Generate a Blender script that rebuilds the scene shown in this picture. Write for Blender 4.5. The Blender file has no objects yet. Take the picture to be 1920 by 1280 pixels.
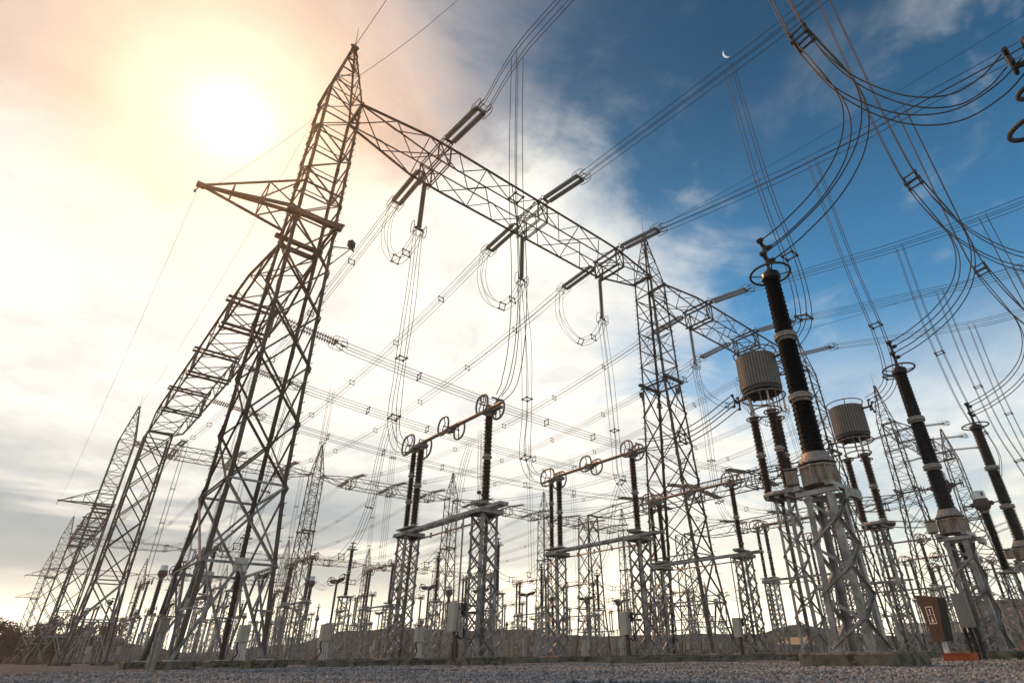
import bpy, math, random
import numpy as np
from mathutils import Vector, Matrix
random.seed(7)
PI = math.pi
S = bpy.context.scene
COL = S.collection

# ------------------------------------------------------------------ camera
cam_d = bpy.data.cameras.new('camera')
cam = bpy.data.objects.new('camera', cam_d)
COL.objects.link(cam)
S.camera = cam
cam_d.sensor_width = 36.0
cam_d.lens = 1051.25 / 1920 * 36
cam_d.shift_x = -(1031.99 - 960) / 1920
cam_d.shift_y = (652.63 - 640) / 1920
cam_d.clip_start = 0.05
cam_d.clip_end = 9000
RIGHT = Vector((0.75135, -0.65978, -0.01144))
FWD = Vector((0.58248, 0.65524, 0.48103)).normalized()
RIGHT = (RIGHT - FWD * RIGHT.dot(FWD)).normalized()
UP = RIGHT.cross(FWD)
m = Matrix((RIGHT, UP, -FWD)).transposed().to_4x4()
m.translation = Vector((0, 0, 0.2))
cam.matrix_world = m

# ------------------------------------------------------------------ light
SUN_DIR = Vector((0.025, 0.72, 0.69)).normalized()
S.view_settings.view_transform = 'Standard'
S.view_settings.look = 'None'
S.view_settings.exposure = 0.0
S.view_settings.gamma = 1.0
sun_d = bpy.data.lights.new('sun', 'SUN')
sun_d.energy = 3.5
sun_d.color = (1.0, 0.45, 0.16)
sun_d.angle = math.radians(5)
sun = bpy.data.objects.new('sun', sun_d)
COL.objects.link(sun)
sun.rotation_euler = SUN_DIR.to_track_quat('Z', 'Y').to_euler()

W = bpy.data.worlds.new('World')
S.world = W
W.use_nodes = True
nt = W.node_tree
nt.nodes.clear()

class NG:
    """small helper for wiring shader nodes"""
    def __init__(s, nt): s.nt = nt
    def n(s, t, **kw):
        x = s.nt.nodes.new(t)
        for k, v in kw.items(): setattr(x, k, v)
        return x
    def l(s, a, b): s.nt.links.new(a, b)
    def setin(s, sock, v):
        if hasattr(v, 'is_output') or isinstance(v, bpy.types.NodeSocket): s.l(v, sock)
        else: sock.default_value = v
    def math(s, op, a, b=None, c=None, clamp=False):
        x = s.n('ShaderNodeMath', operation=op, use_clamp=clamp)
        s.setin(x.inputs[0], a)
        if b is not None: s.setin(x.inputs[1], b)
        if c is not None: s.setin(x.inputs[2], c)
        return x.outputs[0]
    def dot(s, v, w):
        x = s.n('ShaderNodeVectorMath', operation='DOT_PRODUCT')
        s.setin(x.inputs[0], v); x.inputs[1].default_value = w
        return x.outputs['Value']
    def noise(s, v, scale, detail=5, rough=0.55, dist=0.0):
        x = s.n('ShaderNodeTexNoise')
        s.l(v, x.inputs['Vector'])
        x.inputs['Scale'].default_value = scale; x.inputs['Detail'].default_value = detail
        x.inputs['Roughness'].default_value = rough; x.inputs['Distortion'].default_value = dist
        return x.outputs[0]
    def ss(s, v, a, b, lo=0.0, hi=1.0):
        x = s.n('ShaderNodeMapRange', interpolation_type='SMOOTHSTEP')
        s.setin(x.inputs[0], v)
        for i, q in enumerate((a, b, lo, hi)): x.inputs[i + 1].default_value = q
        return x.outputs[0]
    def mix(s, f, a, b):
        x = s.n('ShaderNodeMix', data_type='RGBA')
        s.setin(x.inputs[0], f)
        for sock, v in ((x.inputs[6], a), (x.inputs[7], b)):
            if isinstance(v, tuple): sock.default_value = (*v, 1)
            else: s.l(v, sock)
        return x.outputs[2]
    def scale(s, v, k):
        x = s.n('ShaderNodeVectorMath', operation='SCALE')
        s.l(v, x.inputs[0]); s.setin(x.inputs['Scale'], k)
        return x.outputs[0]

g = NG(nt)
tc = g.n('ShaderNodeTexCoord')
DIR = tc.outputs['Generated']
sky = g.n('ShaderNodeTexSky', sky_type='NISHITA')
sky.sun_disc = False
sky.sun_elevation = math.asin(SUN_DIR.z)
sky.sun_rotation = math.atan2(SUN_DIR.x, SUN_DIR.y)
sky.air_density = 1.3; sky.dust_density = 0.6; sky.ozone_density = 2.0
skyt = g.n('ShaderNodeVectorMath', operation='MULTIPLY'); g.l(sky.outputs[0], skyt.inputs[0]); skyt.inputs[1].default_value = (0.40, 0.97, 1.14)
cs = g.dot(DIR, tuple(SUN_DIR))                       # cosine of the angle to the sun
sep = g.n('ShaderNodeSeparateXYZ'); g.l(DIR, sep.inputs[0])
Z = sep.outputs['Z']
skyc = g.scale(skyt.outputs[0], g.math('MULTIPLY', g.ss(Z, 0.40, 0.86, 1.40, 0.50), 0.078))
# cloud sheet laid out on a plane overhead: direction / (z + k)
div = g.math('DIVIDE', 1.0, g.math('MAXIMUM', g.math('ADD', Z, 0.16), 0.06))
pl = g.scale(DIR, div)
flat = g.n('ShaderNodeVectorMath', operation='MULTIPLY'); g.l(pl, flat.inputs[0]); flat.inputs[1].default_value = (1, 1, 0.15)
P = flat.outputs[0]
st = g.n('ShaderNodeVectorMath', operation='MULTIPLY'); g.l(DIR, st.inputs[0]); st.inputs[1].default_value = (1.0, 1.0, 5.5)
N1 = g.noise(P, 1.7, 8, 0.6, 0.7)
N2 = g.noise(P, 4.6, 7, 0.62, 0.4)
NB = g.noise(st.outputs[0], 1.9, 6, 0.5, 0.3)
# the clear part of the sky lies to the right and high up; clouds everywhere else
clear = g.dot(DIR, (0.63, -0.50, 0.60))
edge = g.math('ADD', clear, g.math('MULTIPLY', g.math('SUBTRACT', N1, 0.5), 0.62))
edge = g.math('ADD', edge, g.math('MULTIPLY', g.math('SUBTRACT', N2, 0.5), 0.20))
cover = g.ss(edge, 0.36, 0.62, 1.0, 0.0)
wisps = g.math('MULTIPLY', g.ss(N2, 0.46, 0.72), g.ss(N1, 0.38, 0.60))
cover = g.math('MAXIMUM', cover, g.math('MULTIPLY', wisps, 0.26))
# low altitude whitening towards the horizon
low = g.ss(Z, 0.20, 0.50, 1.0, 0.0)
cover = g.math('MAXIMUM', cover, g.math('MULTIPLY', low, g.ss(N1, 0.30, 0.60, 0.55, 1.0)))
# cloud brightness: forward scattering of sunlight through thin cloud
fwd = g.math('POWER', g.math('MAXIMUM', cs, 0.0), 45.0)
fwd2 = g.math('POWER', g.math('MAXIMUM', cs, 0.0), 1100.0)
bands = g.ss(NB, 0.37, 0.52)
bands = g.math('MULTIPLY', bands, g.ss(Z, 0.04, 0.12))
bands = g.math('MULTIPLY', bands, g.ss(Z, 0.20, 0.31, 1.0, 0.0))
bands = g.math('MULTIPLY', bands, g.ss(g.dot(DIR, (-0.25, 0.97, 0.0)), 0.35, 0.95, 0.35, 1.0))
cc = g.mix(g.ss(N2, 0.32, 0.62), (0.90, 0.90, 0.87), (1.16, 1.12, 1.01))
cc = g.mix(g.ss(Z, 0.03, 0.24, 0.85, 0.0), cc, (1.95, 1.72, 1.28))
cc = g.mix(g.math('MULTIPLY', bands, 0.74), cc, (0.15, 0.25, 0.32))
top = g.math('MULTIPLY', g.ss(g.math('ADD', g.math('SUBTRACT', Z, g.math('MULTIPLY', sep.outputs['X'], 0.3)), g.math('MULTIPLY', g.math('SUBTRACT', N2, 0.5), 0.22)), 0.58, 0.69), g.ss(N1, 0.36, 0.60, 1.0, 0.66))
pinkc = g.mix(g.ss(cs, 0.915, 0.985), (0.10, 0.10, 0.19), (0.56, 0.30, 0.25))
cc = g.mix(g.math('MULTIPLY', top, g.ss(cs, 0.985, 0.9995, 0.92, 0.0)), cc, pinkc)
cc = g.mix(g.math('MULTIPLY', fwd, 0.75), cc, (1.0, 0.88, 0.60))
cc = g.mix(fwd2, cc, (2.0, 1.9, 1.5))
skym = g.mix(cover, skyc, cc)
gr = g.ss(Z, -0.02, 0.0)
skym = g.mix(gr, (0.20, 0.19, 0.18), skym)
bg = g.n('ShaderNodeBackground'); g.l(skym, bg.inputs[0]); bg.inputs[1].default_value = 1.0
wo = g.n('ShaderNodeOutputWorld'); g.l(bg.outputs[0], wo.inputs[0])

# ------------------------------------------------------------------ materials
def mat(name, base, rough=0.6, metal=0.0, var=None, vscale=3.0, bump=0.0, bscale=40.0, rust=0.0, rustc=(0.12, 0.055, 0.03), streak=False, spec=0.5):
    M = bpy.data.materials.new(name); M.use_nodes = True
    t = M.node_tree; q = NG(t)
    b = t.nodes['Principled BSDF']
    b.inputs['Roughness'].default_value = rough; b.inputs['Metallic'].default_value = metal
    b.inputs['Specular IOR Level'].default_value = spec
    co = q.n('ShaderNodeTexCoord').outputs['Object']
    info = q.n('ShaderNodeObjectInfo')
    addv = q.n('ShaderNodeVectorMath', operation='ADD'); q.l(co, addv.inputs[0]); q.l(info.outputs['Location'], addv.inputs[1])
    v = addv.outputs[0]
    if streak:
        sv = q.n('ShaderNodeVectorMath', operation='MULTIPLY'); q.l(v, sv.inputs[0]); sv.inputs[1].default_value = (1, 1, 0.18); vv = sv.outputs[0]
    else: vv = v
    c = base
    if var:
        n1 = q.noise(vv, vscale, 6, 0.65)
        c = q.mix(q.ss(n1, 0.3, 0.7), tuple(base), tuple(var))
    if rust:
        n2 = q.noise(vv, vscale * 1.7, 8, 0.7)
        c = q.mix(q.math('MULTIPLY', q.ss(n2, 0.66 - rust * 0.3, 0.74 - rust * 0.2), 0.85), c, rustc)
    if isinstance(c, tuple): b.inputs['Base Color'].default_value = (*c, 1)
    else: q.l(c, b.inputs['Base Color'])
    if bump:
        bn = q.n('ShaderNodeBump'); bn.inputs['Strength'].default_value = bump; bn.inputs['Distance'].default_value = 0.02
        q.l(q.noise(v, bscale, 4, 0.6), bn.inputs['Height']); q.l(bn.outputs[0], b.inputs['Normal'])
    return M

M = {}
M['steel'] = mat('galvanised_steel', (0.125, 0.128, 0.13), 0.5, 0.3, (0.34, 0.345, 0.35), 2.2, 0.15, 60, rust=0.25, rustc=(0.14, 0.085, 0.06))
M['steel_dark'] = mat('backlit_dark_steel', (0.065, 0.052, 0.044), 0.6, 0.3, (0.11, 0.092, 0.078), 1.5, 0.1, 60, rust=0.2, rustc=(0.12, 0.07, 0.05))  # backlit silhouette tone painted into the steel, with rust; also on small fittings
M['steel_light'] = mat('light_steel', (0.40, 0.40, 0.38), 0.5, 0.3, (0.52, 0.52, 0.50), 3.0, 0.1, 60, rust=0.2)
M['alu'] = mat('aluminium_fitting', (0.16, 0.13, 0.11), 0.5, 0.3, (0.22, 0.18, 0.16), 5.0)
M['wire'] = mat('stranded_cable', (0.055, 0.047, 0.042), 0.65, 0.0, (0.085, 0.075, 0.068), 4.0, spec=0.3)
M['cable'] = mat('heavy_cable', (0.035, 0.035, 0.036), 0.65, 0.0, (0.06, 0.06, 0.06), 4.0, spec=0.3)
M['porcelain'] = mat('brown_porcelain', (0.030, 0.018, 0.014), 0.28, 0.0, (0.050, 0.030, 0.022), 6.0)
M['porcelain_black'] = mat('dark_porcelain', (0.012, 0.012, 0.013), 0.3, 0.0, (0.025, 0.024, 0.024), 6.0)
M['glass'] = mat('glass_disc', (0.20, 0.20, 0.17), 0.2, 0.0, (0.30, 0.30, 0.26), 8.0)
M['flange'] = mat('cast_flange', (0.20, 0.195, 0.185), 0.6, 0.3, (0.30, 0.29, 0.275), 9.0, rust=0.35)
M['tank'] = mat('rusty_painted_tank', (0.20, 0.185, 0.165), 0.6, 0.0, (0.30, 0.275, 0.245), 4.0, 0.1, 50, rust=0.65, rustc=(0.10, 0.045, 0.025), streak=True)
M['box'] = mat('painted_cabinet', (0.32, 0.32, 0.29), 0.5, 0.0, (0.42, 0.42, 0.38), 3.0, rust=0.12, streak=True)
M['boxgrey'] = mat('grey_cabinet', (0.15, 0.145, 0.14), 0.5, 0.0, (0.21, 0.20, 0.19), 3.0, rust=0.12, streak=True)
M['pipe'] = mat('pale_conduit', (0.50, 0.52, 0.54), 0.5, 0.0, (0.62, 0.64, 0.66), 5.0)
M['black'] = mat('black_rubber', (0.015, 0.015, 0.015), 0.7)
M['concrete'] = mat('stained_concrete', (0.09, 0.088, 0.070), 0.95, 0.0, (0.22, 0.205, 0.165), 2.6, 0.8, 25, rust=0.6, rustc=(0.035, 0.033, 0.025), spec=0.2)
M['concrete_kerb'] = mat('kerb_concrete', (0.10, 0.098, 0.088), 0.95, 0.0, (0.24, 0.235, 0.21), 1.6, 0.6, 25, rust=0.5, rustc=(0.045, 0.042, 0.034), spec=0.2)
M['orange'] = mat('orange_paint', (0.38, 0.085, 0.02), 0.7, 0.0, (0.26, 0.06, 0.02), 5.0, rust=0.15)
M['sign'] = mat('brown_sign_paint', (0.045, 0.025, 0.020), 0.55, 0.0, (0.070, 0.040, 0.030), 3.0)
M['signside'] = mat('dark_sign_edge', (0.018, 0.02, 0.018), 0.6)
M['signmark'] = mat('white_sign_mark', (0.72, 0.70, 0.66), 0.6)
M['trap'] = mat('trap_slats', (0.060, 0.056, 0.053), 0.6, 0.0, (0.09, 0.085, 0.08), 6.0)
M['trapdark'] = mat('trap_dark', (0.035, 0.032, 0.030), 0.6)
M['cap'] = mat('silver_cap', (0.48, 0.56, 0.60), 0.35, 0.3, (0.60, 0.66, 0.68), 5.0)
M['brace_bright'] = mat('bright_brace', (0.45, 0.47, 0.50), 0.45, 0.35, (0.55, 0.57, 0.60), 3.0)

# ------------------------------------------------------------------ mesh builder
class MB:
    def __init__(s): s.v = []; s.f = []; s.m = []
    def add(s, vs, fs, mi=0):
        o = len(s.v)
        s.v.extend([tuple(p) for p in vs]); s.f.extend([tuple(i + o for i in f) for f in fs]); s.m.extend([mi] * len(fs))
    def box(s, c, d, rz=0.0):
        c = Vector(c); hx, hy, hz = d[0] / 2, d[1] / 2, d[2] / 2
        cr, sr = math.cos(rz), math.sin(rz)
        vs = []
        for z in (-hz, hz):
            for x, y in ((-hx, -hy), (hx, -hy), (hx, hy), (-hx, hy)):
                vs.append(c + Vector((x * cr - y * sr, x * sr + y * cr, z)))
        s.add(vs, [(3, 2, 1, 0), (4, 5, 6, 7), (0, 1, 5, 4), (1, 2, 6, 5), (2, 3, 7, 6), (3, 0, 4, 7)])
    def prism(s, a, b, prof, up=None):
        a = Vector(a); b = Vector(b); t = b - a
        if t.length < 1e-6: return
        t.normalize()
        u = Vector(up) if up is not None else Vector((0, 0, 1))
        if abs(t.dot(u)) > 0.98: u = Vector((1, 0, 0)) if abs(t.x) < 0.9 else Vector((0, 1, 0))
        x = u.cross(t).normalized(); y = t.cross(x)
        n = len(prof)
        vs = [a + x * p + y * q for p, q in prof] + [b + x * p + y * q for p, q in prof]
        fs = [(i, (i + 1) % n, n + (i + 1) % n, n + i) for i in range(n)] + [tuple(range(n))[::-1], tuple(range(n, 2 * n))]
        s.add(vs, fs)
    def bar(s, a, b, w, h=None, up=None):
        h = h or w; w2, h2 = w / 2, h / 2
        s.prism(a, b, [(-w2, -h2), (w2, -h2), (w2, h2), (-w2, h2)], up)
    def ell(s, a, b, w, th=None, up=None, sx=1, sy=1):
        th = th or w * 0.14
        pr = [(0, 0), (w, 0), (w, th), (th, th), (th, w), (0, w)]
        pr = [(p * sx, q * sy) for p, q in pr]
        if sx * sy < 0: pr = pr[::-1]
        s.prism(a, b, pr, up)
    def tube(s, pts, r, n=6, closed=False, r2=None):
        pts = [Vector(p) for p in pts]; N = len(pts)
        prev = None; rings = []
        for i, p in enumerate(pts):
            if closed: t = pts[(i + 1) % N] - pts[i - 1]
            else: t = pts[min(i + 1, N - 1)] - pts[max(i - 1, 0)]
            if t.length < 1e-9: t = Vector((0, 0, 1))
            t.normalize()
            if prev is None:
                u = Vector((0, 0, 1)) if abs(t.z) < 0.9 else Vector((1, 0, 0))
                x = u.cross(t).normalized()
            else:
                x = prev - t * prev.dot(t)
                x = x.normalized() if x.length > 1e-6 else Vector((1, 0, 0)).cross(t).normalized()
            prev = x; y = t.cross(x)
            rr = r if r2 is None else r + (r2 - r) * i / (N - 1)
            rings.append([p + (x * math.cos(2 * PI * k / n) + y * math.sin(2 * PI * k / n)) * rr for k in range(n)])
        vs = [q for rg in rings for q in rg]; fs = []
        for i in range(N if closed else N - 1):
            j = (i + 1) % N
            for k in range(n):
                fs.append((i * n + k, i * n + (k + 1) % n, j * n + (k + 1) % n, j * n + k))
        if not closed:
            fs.append(tuple(range(n))[::-1]); fs.append(tuple(range((N - 1) * n, N * n)))
        s.add(vs, fs)
    def lathe(s, prof, o=(0, 0, 0), n=16, axis='z', cap=True):
        o = Vector(o); vs = []
        for r, z in prof:
            for k in range(n):
                a = 2 * PI * k / n; p, q = r * math.cos(a), r * math.sin(a)
                if axis == 'z': vs.append(o + Vector((p, q, z)))
                elif axis == 'y': vs.append(o + Vector((q, z, p)))
                else: vs.append(o + Vector((z, p, q)))
        fs = []
        for i in range(len(prof) - 1):
            for k in range(n):
                fs.append((i * n + k, i * n + (k + 1) % n, (i + 1) * n + (k + 1) % n, (i + 1) * n + k))
        if cap:
            fs.append(tuple(range(n))[::-1]); L = (len(prof) - 1) * n; fs.append(tuple(range(L, L + n)))
        s.add(vs, fs)
    def merge(s, o, mi):
        k = len(s.v); s.v.extend(o.v); s.f.extend([tuple(i + k for i in f) for f in o.f]); s.m.extend([mi] * len(o.f))
    def mesh(s, name, mats, smooth=False):
        me = bpy.data.meshes.new(name)
        me.from_pydata(s.v, [], s.f)
        for x in mats: me.materials.append(x)
        if len(mats) > 1: me.polygons.foreach_set('material_index', s.m)
        if smooth:
            me.polygons.foreach_set('use_smooth', [True] * len(s.f))
            try: me.set_sharp_from_angle(angle=math.radians(40))
            except Exception: pass
        me.update()
        return me

class Asm:
    """one thing: a list of named parts (and sub-parts)"""
    def __init__(s): s.parts = []; s.cache = None; s.merged = None
    def part(s, name, m='steel', parent=None, label=None, smooth=False, loc=(0, 0, 0)):
        b = MB(); s.parts.append((name, b, m, parent, label, smooth)); return b
    def idx(s): return len(s.parts) - 1
    def build(s):
        if s.cache is None:
            s.cache = [p[1].mesh(p[0], [M[p[2]]], p[5]) for p in s.parts]
        return s.cache
    def buildm(s, name):
        if s.merged is None:
            mm = []; b = MB()
            for p in s.parts:
                if p[2] not in mm: mm.append(p[2])
                b.merge(p[1], mm.index(p[2]))
            s.merged = b.mesh(name, [M[x] for x in mm], True)
        return s.merged
    def place(s, name, label, cat, loc=(0, 0, 0), rot=(0, 0, 0), group=None, merged=False, scale=None):
        if merged:
            r = bpy.data.objects.new(name, s.buildm(name)); COL.objects.link(r)
        else:
            r = bpy.data.objects.new(name, None); r.empty_display_size = 0.3; COL.objects.link(r)
            made = []
            for p, me in zip(s.parts, s.build()):
                o = bpy.data.objects.new(p[0], me); COL.objects.link(o)
                o.parent = r if p[3] is None else made[p[3]]
                if p[4]: o['label'] = p[4]
                made.append(o)
        r.location = loc; r.rotation_euler = rot
        if scale: r.scale = (scale,) * 3
        r['label'] = label; r['category'] = cat
        if group: r['group'] = group
        return r

def struct(name, b, m, smooth=False, kind='structure'):
    o = bpy.data.objects.new(name, b.mesh(name, [m], smooth)); COL.objects.link(o); o['kind'] = kind
    return o

# ------------------------------------------------------------------ lattice helpers
def lerp(tab, z):
    for (z0, a), (z1, b) in zip(tab, tab[1:]):
        if z <= z1: return a + (b - a) * (z - z0) / (z1 - z0)
    return tab[-1][1]

SG = ((-1, -1), (1, -1), (1, 1), (-1, 1))
def corners(z, hx, hy, cx=0, cy=0):
    return [Vector((cx + sx * hx, cy + sy * hy, z)) for sx, sy in SG]

def panels(br, za, zb, ca, cb, w, kind='X', near=True, flip=0, horiz=True):
    """bracing of one storey on all four faces"""
    for i in range(4):
        j = (i + 1) % 4
        a0, a1, b0, b1 = ca[i], ca[j], cb[i], cb[j]
        nrm = (a1 - a0).cross(Vector((0, 0, 1))).normalized()
        f = (lambda p, q, off=0.0: br.ell(p + nrm * off, q + nrm * off, w, None, nrm)) if near else (lambda p, q, off=0.0: br.bar(p + nrm * off, q + nrm * off, w, w * 0.6, nrm))
        if kind == 'X':
            f(a0, b1, 0.0); f(a1, b0, w * 0.25)
        elif kind == 'Z':
            if (flip + i) % 2: f(a0, b1)
            else: f(a1, b0)
        elif kind == 'K':
            mid = (b0 + b1) / 2; f(a0, mid); f(a1, mid)
        if horiz: f(b0, b1, w * 0.1)

def column(asm, cx, cy, z0, z1, h, leg, brw, n, near=True, m='steel', kind='Z', h2=None, name='steel_column'):
    h2 = h if h2 is None else h2
    c = asm.part(name, m)
    ci = asm.idx()
    for k, (sx, sy) in enumerate(SG):
        a = Vector((cx + sx * h, cy + sy * h, z0)); b = Vector((cx + sx * h2, cy + sy * h2, z1))
        if near: c.ell(a, b, leg, leg * 0.13, up=(0, 1, 0), sx=-sx if True else sx, sy=-sy)
        else: c.bar(a, b, leg * 0.8, leg * 0.8, up=(0, 1, 0))
    br = c
    zs = [z0 + 0.06 + (z1 - z0 - 0.1) * i / n for i in range(n + 1)]
    for i in range(n):
        ha = h + (h2 - h) * (zs[i] - z0) / (z1 - z0); hb = h + (h2 - h) * (zs[i + 1] - z0) / (z1 - z0)
        panels(br, zs[i], zs[i + 1], corners(zs[i], ha, ha, cx, cy), corners(zs[i + 1], hb, hb, cx, cy), brw, 'X' if kind == 'X' else 'Z', near, i, horiz=False)
    if near:
        pl = c
        for sx, sy in SG:
            pl.box((cx + sx * (h - 0.03), cy + sy * (h - 0.03), z0 + 0.012), (0.20, 0.20, 0.024))
            for qx in (-0.09, 0.09):
                pl.lathe([(0.018, 0), (0.018, 0.08)], (cx + sx * (h - 0.03) + qx, cy + sy * (h - 0.03) + 0.09, z0 + 0.024), 6)
        # splice plates with bolt heads
        sp = c
        for sx, sy in SG:
            sp.box((cx + sx * (h + 0.005), cy + sy * (h - leg / 2), z0 + 0.55), (0.012, leg * 0.9, 0.85))
            for q in range(8):
                sp.lathe([(0.014, 0), (0.014, 0.016)], (cx + sx * (h + 0.015) - (0.016 if sx < 0 else 0), cy + sy * (h - leg / 2) + (0.03 if q % 2 else -0.03), z0 + 0.2 + q * 0.095), 6, 'x')
    return ci

def plinth(asm, cx, cy, h=0.62, z=0.2):
    p = asm.part('concrete_plinth', 'concrete')
    t = 0.03
    vs = []
    for zz, hh in ((-0.1, h), (z - t, h), (z, h - t)):
        vs += [(cx + sx * hh, cy + sy * hh, zz) for sx, sy in SG]
    fs = [(8, 9, 10, 11)]
    for L in range(2):
        for k in range(4): fs.append((L * 4 + k, L * 4 + (k + 1) % 4, L * 4 + 4 + (k + 1) % 4, L * 4 + 4 + k))
    p.add(vs, fs)

def shedprof(z0, z1, r, pitch=0.07, core=0.62):
    n = max(3, int((z1 - z0) / pitch)); p = (z1 - z0) / n; pr = []
    for i in range(n):
        z = z0 + i * p
        rr = r if i % 2 == 0 else r * 0.86
        pr += [(r * core, z), (rr, z + p * 0.30), (rr * 0.97, z + p * 0.44), (r * core, z + p * 0.85)]
    pr.append((r * core, z1))
    return pr

def insulator(asm, cx, cy, z0, z1, r, nsec=2, near=True, m='porcelain', r0=None, name='insulator'):
    b = asm.part(name, m, smooth=True); bi = asm.idx()
    fls = [asm.part('flange', 'flange', parent=bi, smooth=True) for _ in range(nsec + 1)]
    L = (z1 - z0) / nsec; fh = 0.11
    r0 = r0 or r
    for k in range(nsec):
        a, e = z0 + k * L, z0 + (k + 1) * L
        rr = r0 + (r - r0) * k / max(1, nsec - 1)
        if near: b.lathe(shedprof(a + fh, e - fh, rr), (cx, cy, 0), 20)
        else: b.lathe(shedprof(a + fh, e - fh, rr, 0.16, 0.7), (cx, cy, 0), 8)
        n = 16 if near else 8
        fr = rr * 1.08
        for zz, up in ((a, 1), (e - fh, 0)):
            prof = [(fr, 0), (fr, 0.035), (rr * 0.8, 0.045), (rr * 0.74, fh)] if up else [(rr * 0.74, 0), (rr * 0.8, fh - 0.045), (fr, fh - 0.035), (fr, fh)]
            fls[k if up else k + 1].lathe(prof, (cx, cy, zz), n)
    return bi

def racetrack(w, h, r, n=6):
    pts = []
    for (sx, sz, a0) in ((1, 1, 0), (-1, 1, 90), (-1, -1, 180), (1, -1, 270)):
        for k in range(n + 1):
            a = math.radians(a0 + 90 * k / n)
            pts.append((sx * (w / 2 - r) + r * math.cos(a), sz * (h / 2 - r) + r * math.sin(a)))
    return pts

def ring_pair(asm, y, z, w, h, x, r=0.028, near=True, bars=2):
    """two upright corona rings either side of the bar (bar runs along y)"""
    for s in (-1, 1):
        b = asm.part('corona_ring', 'alu', smooth=True)
        pr = racetrack(w, h, min(w, h) * 0.45, 5 if near else 3)
        b.tube([(s * x, y + p, z + q) for p, q in pr], r, 7 if near else 4, True)
        for k in range(bars):
            yy = y + (k - (bars - 1) / 2) * w * 0.36
            b.tube([(s * x, yy, z - h / 2), (s * x, yy + 0.03, z - h / 6), (s * x * 0.82, yy - 0.02, z + h / 6), (s * x, yy, z + h / 2)], r * 0.6, 5)
        b.tube([(0, y, z), (s * x, y, z)], r * 0.7, 5)

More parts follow.
